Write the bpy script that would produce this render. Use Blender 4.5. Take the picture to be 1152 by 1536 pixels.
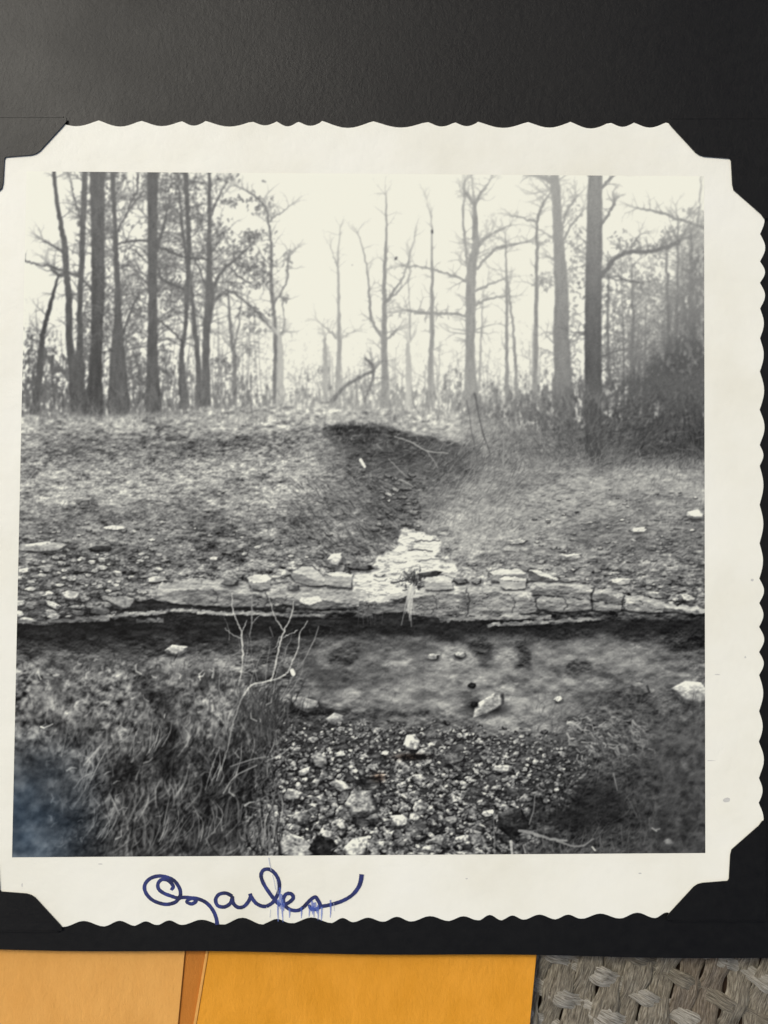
# A bordered black-and-white snapshot (a creek ledge in bare woods) held by paper corners on a
# black album page, over a kraft envelope and a woven mat.  Real sizes, metres.
import bpy, math, random
import numpy as np
from mathutils import Matrix, Vector

for o in list(bpy.data.objects): bpy.data.objects.remove(o)
scn = bpy.context.scene
COL = scn.collection

EXPOSURE = 0.24
TONEK = 0.98

# ---------------------------------------------------------------- camera
CAM_ROT = (0.042012, -0.023081, 0.004270); CAM_LOC = (-0.000978, -0.006180, 0.142967); VFOV = math.radians(45)
cam = bpy.data.objects.new('camera', bpy.data.cameras.new('camera')); COL.objects.link(cam); scn.camera = cam
cam.location = CAM_LOC; cam.rotation_euler = CAM_ROT
cam.data.sensor_fit = 'VERTICAL'; cam.data.angle = VFOV; cam.data.clip_start = .005; cam.data.clip_end = 50
cam.data.dof.use_dof = True; cam.data.dof.focus_distance = .1425; cam.data.dof.aperture_fstop = 20.0

# ---------------------------------------------------------------- daylight
SUN_EL, SUN_AZ = math.radians(60), math.radians(-44)       # azimuth from the page's up direction, minus = left
SUN_DIR = (math.cos(SUN_EL) * math.sin(SUN_AZ), math.cos(SUN_EL) * math.cos(SUN_AZ), math.sin(SUN_EL))
world = bpy.data.worlds.new('World'); scn.world = world; world.use_nodes = True
wn = world.node_tree; bg = wn.nodes['Background']
sky = wn.nodes.new('ShaderNodeTexSky'); sky.sky_type = 'NISHITA'; sky.sun_disc = False
sky.sun_elevation = SUN_EL; sky.sun_rotation = SUN_AZ; sky.dust_density = 5; sky.air_density = 1.0
wn.links.new(sky.outputs[0], bg.inputs[0]); bg.inputs[1].default_value = .08
sl = bpy.data.lights.new('sun', 'SUN'); sl.energy = 1.5; sl.angle = math.radians(12); sl.color = (1, .975, .87)
sun = bpy.data.objects.new('sun', sl); COL.objects.link(sun); sun.location = (-.3, .4, .6)
sun.rotation_euler = Vector(SUN_DIR).to_track_quat('Z', 'Y').to_euler()
vs = scn.view_settings; vs.view_transform = 'Standard'; vs.look = 'None'; vs.gamma = 1; vs.exposure = EXPOSURE
scn.render.engine = 'CYCLES'

# ---------------------------------------------------------------- measuring the tabletop
def _rot(a, b, c):
    ca, sa, cb, sb, cc, sc = math.cos(a), math.sin(a), math.cos(b), math.sin(b), math.cos(c), math.sin(c)
    return (np.array([[cc, -sc, 0], [sc, cc, 0], [0, 0, 1]]) @ np.array([[cb, 0, sb], [0, 1, 0], [-sb, 0, cb]]) @ np.array([[1, 0, 0], [0, ca, -sa], [0, sa, ca]]))
_R = _rot(*CAM_ROT); _F = 768 / math.tan(VFOV / 2)
def on(x, y, z=0.):
    """photograph measure (pixels) -> metres on the level z of the table stack"""
    x = np.asarray(x, float); y = np.asarray(y, float)
    d = np.stack([(x - 576) / _F, -(y - 768) / _F, -np.ones_like(x)], -1) @ _R.T
    t = (z - CAM_LOC[2]) / d[..., 2]
    return np.array(CAM_LOC) + d * t[..., None]

def mesh_obj(name, verts, faces, mat, parent=None, smooth=False):
    me = bpy.data.meshes.new(name); me.from_pydata([tuple(map(float, v)) for v in verts], [], faces); me.update()
    if smooth: me.polygons.foreach_set('use_smooth', [True] * len(me.polygons))
    o = bpy.data.objects.new(name, me); COL.objects.link(o); me.materials.append(mat)
    if parent: o.parent = parent
    return o
def empty(name, loc=(0, 0, 0)):
    o = bpy.data.objects.new(name, None); COL.objects.link(o); o.location = loc; o.empty_display_size = .01; return o
def tag(o, label, cat=None, group=None, kind=None):
    if label: o['label'] = label
    if cat: o['category'] = cat
    if group: o['group'] = group
    if kind: o['kind'] = kind
    return o
def sheet(name, pts, z0, z1, mat, parent=None, bev=0.):
    """a flat piece of paper with thickness, outline pts (x, y), z1 its top"""
    import bmesh
    bm = bmesh.new(); b = [bm.verts.new((p[0], p[1], z0)) for p in pts]; t = [bm.verts.new((p[0], p[1], z1)) for p in pts]
    bm.faces.new(t); bm.faces.new(b[::-1]); n = len(pts)
    for i in range(n): bm.faces.new((b[i], b[(i + 1) % n], t[(i + 1) % n], t[i]))
    bmesh.ops.recalc_face_normals(bm, faces=bm.faces)
    if bev: bmesh.ops.bevel(bm, geom=[e for e in bm.edges if abs(e.verts[0].co.z - z1) < 1e-7 and abs(e.verts[1].co.z - z1) < 1e-7], offset=bev, segments=2, affect='EDGES', profile=.5)
    bmesh.ops.triangulate(bm, faces=[f for f in bm.faces if len(f.verts) > 4])
    me = bpy.data.meshes.new(name); bm.to_mesh(me); bm.free(); me.materials.append(mat)
    o = bpy.data.objects.new(name, me); COL.objects.link(o)
    if parent: o.parent = parent
    return o

# ---------------------------------------------------------------- materials
def mat(name, rough=.6, spec=.4):
    m = bpy.data.materials.new(name); m.use_nodes = True; b = m.node_tree.nodes['Principled BSDF']
    b.inputs['Roughness'].default_value = rough; b.inputs['Specular IOR Level'].default_value = spec
    return m, m.node_tree, b
def noise(nt, scale, detail=6, rough=.6, stretch=None, coord='Object'):
    n = nt.nodes.new('ShaderNodeTexNoise'); n.inputs['Scale'].default_value = scale; n.inputs['Detail'].default_value = detail; n.inputs['Roughness'].default_value = rough
    tc = nt.nodes.new('ShaderNodeTexCoord'); mp = nt.nodes.new('ShaderNodeMapping'); nt.links.new(tc.outputs[coord], mp.inputs[0]); nt.links.new(mp.outputs[0], n.inputs[0])
    if stretch: mp.inputs['Scale'].default_value = stretch
    return n
def ramp(nt, src, stops, out):
    r = nt.nodes.new('ShaderNodeValToRGB'); e = r.color_ramp.elements
    while len(e) < len(stops): e.new(.5)
    for k, (p, c) in zip(e, stops): k.position = p; k.color = tuple(c) + (1,)
    nt.links.new(src, r.inputs[0])
    if out is not None: nt.links.new(r.outputs[0], out)
    return r
def bump(nt, b, src, strength, dist):
    n = nt.nodes.new('ShaderNodeBump'); n.inputs['Strength'].default_value = strength; n.inputs['Distance'].default_value = dist
    nt.links.new(src, n.inputs['Height']); nt.links.new(n.outputs[0], b.inputs['Normal']); return n
def lin(v): v = np.asarray(v, float) / 255.; return np.where(v <= .04045, v / 12.92, ((v + .055) / 1.055) ** 2.4)

def M_black(name, base=.0045):
    m, nt, b = mat(name, .36, .20)
    a = noise(nt, 900, 6, .7); ramp(nt, a.outputs[0], [(.3, (base * .7,) * 3), (.7, (base * 1.5, base * 1.5, base * 1.42))], b.inputs['Base Color'])
    f = noise(nt, 1500, 8, .75, (1, .7, 1)); bump(nt, b, f.outputs[0], .5, .00008); 
    r = noise(nt, 60, 4, .5); ramp(nt, r.outputs[0], [(.3, (.33,) * 3), (.7, (.42,) * 3)], b.inputs['Roughness'])
    return m
MAT_PAGE = M_black('black_album_paper'); MAT_CORNER = M_black('black_corner_paper', .0045)
def M_paper():
    m, nt, b = mat('cream_photo_paper', .42, .22)
    a = noise(nt, 45, 5, .6); ramp(nt, a.outputs[0], [(.28, (.745, .728, .615)), (.5, (.805, .797, .70)), (.72, (.835, .832, .752))], b.inputs['Base Color'])
    f = noise(nt, 70, 12, .62); bump(nt, b, f.outputs[0], .35, .0009); return m
def M_picture():
    m, nt, b = mat('silver_print', .42, .07)
    at = nt.nodes.new('ShaderNodeVertexColor'); at.layer_name = 'print'; nt.links.new(at.outputs[0], b.inputs['Base Color'])
    f = noise(nt, 2600, 4, .6); bump(nt, b, f.outputs[0], .06, .00003); return m
def M_ink(name, c, c2):
    m, nt, b = mat(name, .45, .4); a = noise(nt, 700, 4, .6); ramp(nt, a.outputs[0], [(.35, c), (.7, c2)], b.inputs['Base Color']); return m
def M_kraft(name, c, c2):
    m, nt, b = mat(name, .72, .25)
    a = noise(nt, 260, 8, .7, (1, .5, 1)); r = ramp(nt, a.outputs[0], [(.3, c), (.7, c2)], b.inputs['Base Color'])
    f = noise(nt, 45, 14, .72, (1, .45, 1)); bump(nt, b, f.outputs[0], .6, .0018); return m
MAT_PAPER = M_paper(); MAT_PICT = M_picture()

# ---------------------------------------------------------------- the print's picture
# The snapshot is a flat silver print; its image is drawn tone by tone here (no files are
# read) and becomes one sheet of print cells, split into one mesh per pictured thing.
CX0, CY0, CW, CH = 8, 246, 1056, 1046
rng = np.random.default_rng(11)
rnd = random.Random(5)
G = np.full((CH, CW), 236.0)
ID = np.zeros((CH, CW), np.int32)
YY, XX = np.mgrid[0:CH, 0:CW].astype(np.float64)
XX += CX0; YY += CY0
PIECES = {0: ('printed_sky', 'blank cream sky behind the printed trees')}

def piece(name, label=None):
    k = len(PIECES); PIECES[k] = (name, label); return k

def vn(x, y, s=0, _t={}):
    if 't' not in _t: _t['t'] = np.random.default_rng(3).random((256, 256))
    T = _t['t']; x = x + s * 17.13; y = y + s * 31.7
    xi = np.floor(x).astype(np.int64); yi = np.floor(y).astype(np.int64)
    fx = x - xi; fy = y - yi; fx = fx * fx * (3 - 2 * fx); fy = fy * fy * (3 - 2 * fy)
    a = T[yi & 255, xi & 255]; b = T[yi & 255, (xi + 1) & 255]; c = T[(yi + 1) & 255, xi & 255]; d = T[(yi + 1) & 255, (xi + 1) & 255]
    return (a + (b - a) * fx) * (1 - fy) + (c + (d - c) * fx) * fy
def field(sx, sy, seed=0, o=4, gain=.55):
    """fractal noise over the whole picture, centred on 0, features sx by sy pixels"""
    r = np.random.default_rng(1000 + seed); out = np.zeros((CH, CW)); a = 1.; n = 0.
    for k in range(o):
        def ax(N, s):
            t = np.arange(N) / s + 7.3; i = np.floor(t).astype(int); f = t - i; return i, f * f * (3 - 2 * f)
        yi, fy = ax(CH, sy / 2 ** k); xi, fx = ax(CW, sx / 2 ** k)
        L = r.random((yi[-1] + 2, xi[-1] + 2))
        R = L[yi] * (1 - fy)[:, None] + L[yi + 1] * fy[:, None]
        out += a * (R[:, xi] * (1 - fx) + R[:, xi + 1] * fx); n += a; a *= gain
    return out / n - .5
def relief(f, k=1.):
    """light from above on the bumps of a field"""
    return k * (np.roll(f, -1, 0) - np.roll(f, 1, 0) + .12 * (np.roll(f, -1, 1) - np.roll(f, 1, 1)))
def blur(a, s):
    r = max(1, int(2.6 * s)); k = np.exp(-.5 * (np.arange(-r, r + 1) / s) ** 2); k /= k.sum()
    p = np.pad(a, ((r, r), (0, 0)), 'edge'); o = sum(k[i] * p[i:i + a.shape[0]] for i in range(2 * r + 1))
    p = np.pad(o, ((0, 0), (r, r)), 'edge'); return sum(k[i] * p[:, i:i + a.shape[1]] for i in range(2 * r + 1))
def sstep(a, b, x):
    t = np.clip((x - a) / (b - a), 0, 1); return t * t * (3 - 2 * t)
def box(x0, x1, y0, y1):
    return (max(0, int(y0 - CY0)), min(CH, int(y1 - CY0) + 2), max(0, int(x0 - CX0)), min(CW, int(x1 - CX0) + 2))
class Cov:
    """a coverage map over a window of the picture"""
    def __init__(s, x0=0, x1=2000, y0=0, y1=2000):
        s.a, s.b, s.c, s.d = box(x0, x1, y0, y1); s.b = max(s.a, s.b); s.d = max(s.c, s.d)
        s.v = np.zeros((s.b - s.a, s.d - s.c)); s.s = (slice(s.a, s.b), slice(s.c, s.d))
def seg(cov, x0, y0, x1, y1, r0, r1, soft=1.0):
    m = max(r0, r1) + 1.5 * soft
    a, b, c, d = box(min(x0, x1) - m, max(x0, x1) + m, min(y0, y1) - m, max(y0, y1) + m)
    a = max(a, cov.a); b = min(b, cov.b); c = max(c, cov.c); d = min(d, cov.d)
    if a >= b or c >= d: return
    x = XX[a:b, c:d]; y = YY[a:b, c:d]
    dx = x1 - x0; dy = y1 - y0; L = dx * dx + dy * dy + 1e-9
    t = np.clip(((x - x0) * dx + (y - y0) * dy) / L, 0, 1)
    dist = np.hypot(x - x0 - t * dx, y - y0 - t * dy)
    rr = r0 + (r1 - r0) * t
    cv = np.clip((rr - dist) / soft + .5, 0, 1) * np.minimum(1, 2 * rr + .15)
    o = cov.v[a - cov.a:b - cov.a, c - cov.c:d - cov.c]; np.maximum(o, cv, out=o)
def smooth(pts, n=6):
    P = [np.array(p, float) for p in pts]
    if len(P) < 3: return P
    Q = [2 * P[0] - P[1]] + P + [2 * P[-1] - P[-2]]; out = []
    for i in range(1, len(Q) - 2):
        for k in range(n):
            t = k / n; a, b, c, d = Q[i - 1], Q[i], Q[i + 1], Q[i + 2]
            out.append(.5 * (2 * b + (c - a) * t + (2 * a - 5 * b + 4 * c - d) * t * t + (3 * b - a - 3 * c + d) * t ** 3))
    out.append(P[-1]); return out
def line(cov, pts, n=5, soft=1.0, jit=0):
    """pts: (x, y, width)"""
    q = smooth(pts, n)
    if jit: q = [p + np.array([rnd.gauss(0, jit), rnd.gauss(0, jit), rnd.gauss(0, .09) * min(p[2], 5)]) for p in q]
    for p, r in zip(q, q[1:]): seg(cov, p[0], p[1], r[0], r[1], max(.25, p[2] / 2), max(.25, r[2] / 2), soft)
def lay(cov, tone, alpha=1.0, pid=None, thr=.45):
    """blend a coverage map into the picture"""
    s = cov.s; t = tone[s] if isinstance(tone, np.ndarray) else tone
    c = cov.v * (alpha[s] if isinstance(alpha, np.ndarray) else alpha)
    G[s] = G[s] * (1 - c) + t * c
    if pid is not None: ID[s][cov.v > thr] = pid
def ink(pts, tone, alpha=1., soft=1., jit=0, n=4, pid=None):
    xs = [p[0] for p in pts]; ys = [p[1] for p in pts]; m = max(p[2] for p in pts) + 8
    c = Cov(min(xs) - m, max(xs) + m, min(ys) - m, max(ys) + m); line(c, pts, n, soft, jit); lay(c, tone, alpha, pid)
WARP = [(field(s, s, 200 + i, 3) * 2, field(s, s, 220 + i, 3) * 2) for i, s in enumerate((9, 18))]
def poly(pts, rough=0, s=0, scale=8, sb=0):
    """soft polygon with a rough outline"""
    m = rough + 3 * sb + 3; xs = [p[0] for p in pts]; ys = [p[1] for p in pts]
    c = Cov(min(xs) - m, max(xs) + m, min(ys) - m, max(ys) + m); x = XX[c.s]; y = YY[c.s]
    if rough:
        w = WARP[0 if scale < 12 else 1]; sl = (slice(c.a, c.b), slice(c.c, c.d))
        x = x + rough * np.roll(w[0], s * 37, 1)[sl] * 1.3; y = y + rough * np.roll(w[1], s * 53, 1)[sl] * 1.3
    ins = np.zeros(x.shape, bool); n = len(pts)
    for i in range(n):
        x0, y0 = pts[i]; x1, y1 = pts[(i + 1) % n]
        if y0 != y1: ins ^= ((y0 > y) != (y1 > y)) & (x < (x1 - x0) * (y - y0) / (y1 - y0) + x0)
    c.v = ins.astype(float)
    if sb: c.v = blur(c.v, sb)
    return c
def put(c, pid): ID[c.s][c.v > .5] = pid

# ---- sky, far woods
G += 3 * np.exp(-((XX - 640) / 330) ** 2 - ((YY - 420) / 190) ** 2)
ROUGH = field(3.2, 16, 1, 3); FINE = field(3, 2.4, 15, 2)

def twig(cov, x, y, ang, ln, w, depth, spread=.55, soft=1.2):
    n = 3
    for i in range(n):
        ang += rnd.gauss(0, .22)
        nx = x + math.cos(ang) * ln / n; ny = y - math.sin(ang) * ln / n
        seg(cov, x, y, nx, ny, w / 2, w / 2 * .82, soft); x, y, w = nx, ny, w * .86
        if depth > 0 and rnd.random() < .75:
            twig(cov, x, y, ang + rnd.choice((-1, 1)) * (spread + rnd.random() * .5), ln * (.45 + .25 * rnd.random()), w * .7, depth - 1, spread, soft)
    if depth > 0: twig(cov, x, y, ang + rnd.gauss(0, .3), ln * .6, w * .8, depth - 1, spread, soft)
def leaves(cov, x, y, sx, sy, n, r=(.9, 2.5)):
    for _ in range(int(n * 2.1)):
        px, py = rnd.gauss(x, sx), rnd.gauss(y, sy); a = rnd.random() * 3.1; q = rnd.uniform(*r)
        seg(cov, px, py, px + q * 2 * math.cos(a), py + q * 2 * math.sin(a), q * .6, q * .4, 1.5)

# faint far saplings, standing on the rise
far = piece('printed_far_woods', 'pale blurred saplings and brush along the horizon')
c = Cov(20, 1064, 380, 640)
for _ in range(250):
    x = rnd.uniform(36, 1057); b = 612 + rnd.uniform(-6, 6); h = rnd.triangular(25, 165, 60)
    if 420 < x < 800: h *= .6
    lean = rnd.gauss(0, .06); w = rnd.uniform(1.1, 2.4)
    line(c, [(x, b, w), (x + lean * h * .5 + rnd.gauss(0, 2), b - h * .5, w * .8), (x + lean * h, b - h, .8)], 3, 1.4)
    for k in range(rnd.randint(1, 6)):
        t = rnd.uniform(.3, 1); twig(c, x + lean * h * t, b - h * t, math.pi / 2 + rnd.choice((-1, 1)) * rnd.uniform(.4, 1.3), rnd.uniform(8, 26), w * .55, 1, soft=1.4)
side = .52 + .34 * sstep(470, 120, XX) + .34 * sstep(760, 980, XX)
lay(c, 112., side, far, .7)
# brush: lacework of twigs thickening to the ground
n1 = field(4.5, 6.5, 2, 3, .6); n2 = field(34, 40, 9, 3); n3 = field(2.6, 13, 10, 2)
u = YY + 70 * n2 + 60 * sstep(920, 1040, XX) + 26 * sstep(300, 60, XX) - 26 * np.exp(-((XX - 610) / 200) ** 2)
lev = sstep(480, 622, u) ** (1.5 - .5 * sstep(380, 140, XX))
web = np.zeros((CH, CW))
for k_ in range(4): web = np.maximum(web, np.clip(1.25 - np.abs(field(15 - 2 * k_, 24 - 4 * k_, 150 + k_, 3)) / (.012 + .004 * k_), 0, 1))
web = np.maximum(web, .9 * np.clip(1.2 - np.abs(field(9, 30, 158, 2)) / .02, 0, 1))
br = np.clip(web * (.35 + .65 * lev) + sstep(.16 - .28 * lev, .24 - .28 * lev, n1 * .6 + n3 * .55) * sstep(.1, .5, lev), 0, 1) * sstep(430, 540, u)
c = Cov(); c.v = br * sstep(640, 622, YY); lay(c, 126 - 34 * sstep(360, 60, XX) - 30 * sstep(820, 1050, XX) + 26 * np.exp(-((XX - 560) / 130) ** 2), .85, far, .7)
for _ in range(260):                       # sky glinting through the brush
    x, y = rnd.uniform(40, 1050), rnd.uniform(520, 606)
    if rnd.random() < .6: x = rnd.choice((rnd.uniform(40, 420), rnd.uniform(740, 1000)))
    ink([(x, y, rnd.uniform(1.2, 4)), (x + rnd.gauss(0, 1), y + rnd.uniform(1, 7), 2)], 228, .8, 1.6)

def tree(label, trunk, tone, branches=(), clumps=(), twigs=14, twl=(16, 42), twr=(.25, 1), soft=1.5, seed=1, name='printed_tree', bark=10, tw_a=.92):
    rnd.seed(seed); pid = piece(name, label); c = Cov(); d = Cov()
    line(c, trunk, 9, soft, jit=.45)
    for b in branches:
        k = [(x, y, w * .8) for x, y, w in b]; line(c, k, 7, soft, jit=.8)
    q = smooth(trunk, 5)
    for _ in range(int(twigs * 1.6)):
        p = q[int((len(q) - 1) * rnd.uniform(0, .78))]
        a = math.pi / 2 + rnd.choice((-1, 1)) * rnd.uniform(.4, 1.35)
        twig(d, p[0], p[1], a, rnd.uniform(*twl), max(1.2, min(2.8, p[2] * .3)), 2, soft=1.5)
    for b in branches:
        for p in smooth(b, 4)[::2]:
            twig(d, p[0], p[1], rnd.uniform(.1, 3.0), rnd.uniform(8, 26), max(1., p[2] * .45), 1, soft=1.5)
    for b in list(branches) + [trunk]:                      # tips divide into fine twigs
        (x0, y0, w0), (x1, y1, _) = b[0], b[1]
        if y0 < 256: continue
        an = math.atan2(y1 - y0, x0 - x1)
        for _ in range(3): twig(d, x0, y0, an + rnd.gauss(0, .3), rnd.uniform(12, 26), max(1.1, w0 * .6), 2, .45, 1.5)
    for k in clumps: leaves(d, *k)
    t = tone[0] + (tone[1] - tone[0]) * sstep(262, 600, YY) if isinstance(tone, tuple) else np.full(G.shape, float(tone))
    t = t + bark * 2 * np.roll(ROUGH, seed * 31, 1)
    lay(d, t + 4, tw_a, pid, .5); lay(c, t, 1., pid)
    return pid

# ---- trees, far to near  (x, y, width from the top down)
tree('slim pale bare tree standing alone in the bright gap', [(510, 341, 1.5), (507, 397, 3), (509, 473, 5), (508, 560, 8), (506, 606, 11)], 172,
     [[(496, 370, 1.5), (502, 388, 2), (507, 402, 2.5)], [(478, 483, 2), (492, 494, 3), (504, 507, 4)], [(533, 497, 1.5), (522, 501, 2), (511, 508, 2)]], twigs=5, twl=(8, 20), seed=3)
tree('pale bare tree forking low into three slender stems', [(579, 292, 1.5), (579, 369, 4), (576, 424, 6), (577, 452, 7), (576, 508, 8.5), (577, 560, 10), (577, 606, 15)], 158,
     [[(537, 351, 2), (550, 397, 3), (553, 438, 4), (558, 480, 5), (573, 505, 6)], [(622, 355, 1.5), (609, 404, 2.5), (593, 435, 4), (579, 454, 5)], [(594, 496, 3), (585, 504, 3), (578, 512, 3)], [(609, 425, 2), (596, 438, 3), (580, 452, 3)]],
     twigs=8, twl=(10, 24), seed=4)
tree('thin pale tree with a level twiggy branch across it', [(648, 325, 1.5), (648, 404, 4), (648, 466, 6), (647, 525, 7), (645, 606, 9)], 164,
     [[(640, 300, 1), (647, 330, 1.5)], [(605, 398, 3), (638, 401, 3.5), (662, 407, 4), (697, 421, 4)], [(612, 466, 5), (640, 470, 6), (670, 470, 5), (697, 474, 5)], [(614, 390, 2), (613, 440, 2), (616, 512, 3)]],
     clumps=[(640, 470, 22, 4, 30, (1, 2.4)), (612, 400, 10, 4, 10, (1, 2))], twigs=6, twl=(8, 20), seed=5)
tree('small crooked pale tree beside the dead stump', [(402, 326, 2.5), (407, 369, 4), (407, 424, 5), (411, 473, 6), (414, 525, 7.5), (414, 604, 10)], 140,
     [[(371, 287, 3), (385, 297, 3.5), (399, 312, 4), (402, 334, 3.5)], [(433, 310, 1.5), (420, 320, 2), (404, 332, 2.5)], [(432, 385, 3), (431, 420, 3), (419, 442, 3), (411, 455, 3)], [(338, 434, 3), (365, 450, 3.5), (399, 483, 4), (412, 497, 4)], [(424, 450, 2), (427, 480, 2), (420, 505, 3)]],
     clumps=[(398, 312, 9, 6, 22), (431, 388, 4, 6, 12), (429, 447, 4, 4, 9), (372, 355, 12, 6, 22), (405, 375, 4, 20, 14), (378, 395, 14, 9, 34), (390, 412, 9, 8, 20)], twigs=12, twl=(10, 26), seed=6)
tree('thin straight sapling left of the forked leaning pair', [(758, 350, 1.5), (760, 424, 3.5), (760, 508, 4.5), (761, 604, 7)], 160, twigs=12, twl=(10, 28), seed=7)
tree('thin sapling leaning against the straight one', [(763, 430, 2), (766, 462, 3), (771, 508, 4), (776, 600, 6)], 160, twigs=4, twl=(8, 16), seed=8)
tree('whip thin sapling close beside the tall forked tree', [(725, 440, 1.5), (722, 500, 2.5), (718, 585, 4)], 170, twigs=3, twl=(8, 14), seed=18)
tree('slender dark sapling before the twin trunks', [(827, 286, 2), (812, 312, 3), (806, 335, 4), (805, 404, 5), (804, 473, 6.5), (803, 600, 8)], 158,
     [[(768, 324, 2), (786, 327, 3), (806, 334, 3)], [(790, 362, 2), (772, 367, 2), (745, 373, 3)]], clumps=[(815, 420, 8, 6, 22), (818, 362, 10, 3, 10)], twigs=14, twl=(10, 26), seed=9)
tree('tall forked bare tree right of the bright gap', [(712, 305, 6), (713, 369, 11), (707, 404, 14.5), (706, 473, 15), (705, 542, 15), (708, 606, 25)], (166, 158),
     [[(697, 272, 3), (695, 320, 4), (699, 383, 5), (704, 405, 6)], [(735, 270, 2.5), (722, 290, 4), (712, 308, 5)], [(694, 283, 2.5), (703, 295, 4), (711, 310, 5)], [(707, 262, 1.5), (710, 290, 2), (712, 306, 3)], [(765, 338, 2), (732, 354, 4), (714, 373, 5)],
      [(790, 364, 2.5), (745, 373, 4), (716, 404, 5)], [(755, 418, 2.5), (732, 428, 3.5), (712, 438, 4)], [(760, 444, 2.5), (735, 448, 3.5), (712, 457, 4)], [(697, 421, 4), (703, 424, 5)]], twigs=18, twl=(12, 34), seed=10)
tree('thick trunk with a slanting top just left of the biggest trunk', [(831, 246, 14), (835, 317, 14), (839, 386, 18), (842, 438, 21), (842, 508, 24), (845, 577, 28), (847, 632, 32)], (166, 138),
     [[(820, 268, 9), (827, 272, 10)], [(862, 300, 4), (850, 318, 4), (842, 345, 5)], [(872, 320, 3), (856, 340, 4), (845, 360, 4)]],
     clumps=[(860, 310, 8, 10, 20), (866, 380, 7, 25, 40), (858, 430, 5, 30, 30), (815, 425, 8, 8, 14), (862, 520, 6, 25, 26)], twigs=22, twl=(12, 34), twr=(.2, .95), seed=12, bark=7)

# left wood
tree('bare young tree with a dark crooked bough among the left trees', [(342, 432, 3), (347, 508, 5), (352, 542, 6), (351, 604, 8)], 138,
     [[(399, 478, 2), (370, 455, 2.5), (342, 436, 3), (322, 452, 4)], [(362, 452, 2), (356, 500, 3), (351, 520, 3)]], clumps=[(375, 490, 9, 5, 20), (370, 525, 10, 5, 22), (335, 560, 10, 12, 30)], twigs=12, seed=13)
tree('dark tree forking above the left bank into a leafy crown', [(314, 244, 4), (314, 334, 6), (314, 404, 9), (314, 452, 13), (309, 508, 11), (309, 604, 14)], (122, 112),
     [[(372, 372, 3), (345, 395, 4), (325, 420, 6), (316, 448, 7)], [(345, 402, 3), (365, 420, 3), (385, 430, 2)], [(288, 380, 3), (303, 415, 4), (313, 450, 5)], [(340, 275, 2), (325, 300, 3), (315, 330, 3)]],
     clumps=[(350, 302, 7, 4, 16), (352, 375, 13, 9, 44), (382, 352, 8, 6, 26), (330, 350, 9, 12, 30), (360, 400, 13, 9, 44), (300, 320, 10, 16, 40), (390, 412, 8, 8, 20), (335, 268, 14, 5, 16), (386, 300, 6, 8, 14)], twigs=26, seed=14)
tree('slim dark stem curving beside the leafy forked tree', [(287, 430, 5), (292, 490, 7), (297, 542, 8), (299, 604, 12)], 112, twigs=6, seed=15)
tree('dark narrow tree with a swollen bend at mid height', [(278, 244, 7), (281, 315, 7), (283, 369, 7), (281, 438, 7), (278, 490, 6), (272, 542, 8), (277, 608, 16)], 112,
     [[(268, 280, 3), (272, 330, 4), (281, 400, 5)]], clumps=[(275, 290, 12, 18, 60), (278, 370, 8, 12, 24), (262, 330, 9, 16, 30), (272, 440, 8, 8, 30), (252, 450, 8, 10, 30), (246, 420, 8, 8, 24)], twigs=26, seed=16)
tree('dark tree with ragged twigs between the two thick left trunks', [(168, 244, 7), (172, 334, 7), (175, 404, 9), (177, 473, 12), (177, 542, 24), (178, 612, 34)], (116, 98),
     [[(205, 300, 3), (190, 320, 3), (175, 350, 4)], [(222, 362, 4), (200, 361, 4), (177, 366, 4)], [(208, 440, 3), (195, 470, 4), (182, 510, 5)], [(206, 262, 3), (204, 290, 3), (192, 312, 3)]],
     clumps=[(200, 430, 10, 16, 44), (200, 380, 8, 12, 24), (205, 470, 9, 14, 40), (195, 540, 10, 22, 70), (208, 575, 9, 16, 44), (160, 430, 4, 30, 20)], twigs=34, seed=17)
tree('slim dark tree left of the thickest left trunk', [(128, 244, 8), (125, 317, 9), (123, 386, 8), (120, 456, 8), (120, 525, 11), (116, 606, 24)], (118, 92), 
     [[(106, 270, 2), (112, 300, 3), (122, 330, 4)]], clumps=[(124, 310, 7, 10, 26), (130, 262, 8, 4, 14), (122, 360, 4, 20, 14), (128, 480, 6, 14, 20), (128, 560, 8, 20, 30)], twigs=16, twl=(10, 26), seed=19)
tree('crooked bare tree at the far left reaching the top edge', [(79, 244, 5), (85, 300, 6), (91, 334, 7), (97, 369, 9), (99, 407, 9), (103, 445, 10), (104, 508, 11), (108, 542, 13), (114, 598, 18), (119, 618, 24)], (118, 95),
     [[(38, 391, 3), (58, 398, 2.5), (74, 398, 3), (90, 405, 4), (118, 416, 4), (140, 436, 4)], [(66, 362, 2.5), (80, 369, 3), (95, 378, 3)], [(74, 398, 2), (86, 412, 4), (98, 412, 5)]], twigs=6, twl=(10, 22), seed=20)
tree('short leaning tree in the far left corner', [(87, 415, 3), (75, 459, 6), (66, 494, 7), (62, 522, 8), (58, 570, 10), (52, 622, 16)], 96,
     clumps=[(46, 508, 5, 8, 14), (48, 545, 7, 14, 34), (80, 560, 8, 16, 26)], twigs=6, twl=(10, 22), seed=21)
tree('thickest dark trunk of the left trees', [(147, 244, 25), (146, 317, 21), (147, 386, 20), (147, 440, 20), (145, 508, 18), (143, 560, 20), (141, 616, 30)], (108, 82),
     clumps=[(160, 300, 6, 30, 30), (166, 262, 10, 5, 24), (134, 460, 5, 30, 24), (158, 500, 6, 30, 40), (128, 590, 8, 12, 26)], twigs=22, twl=(12, 30), seed=22)
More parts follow.
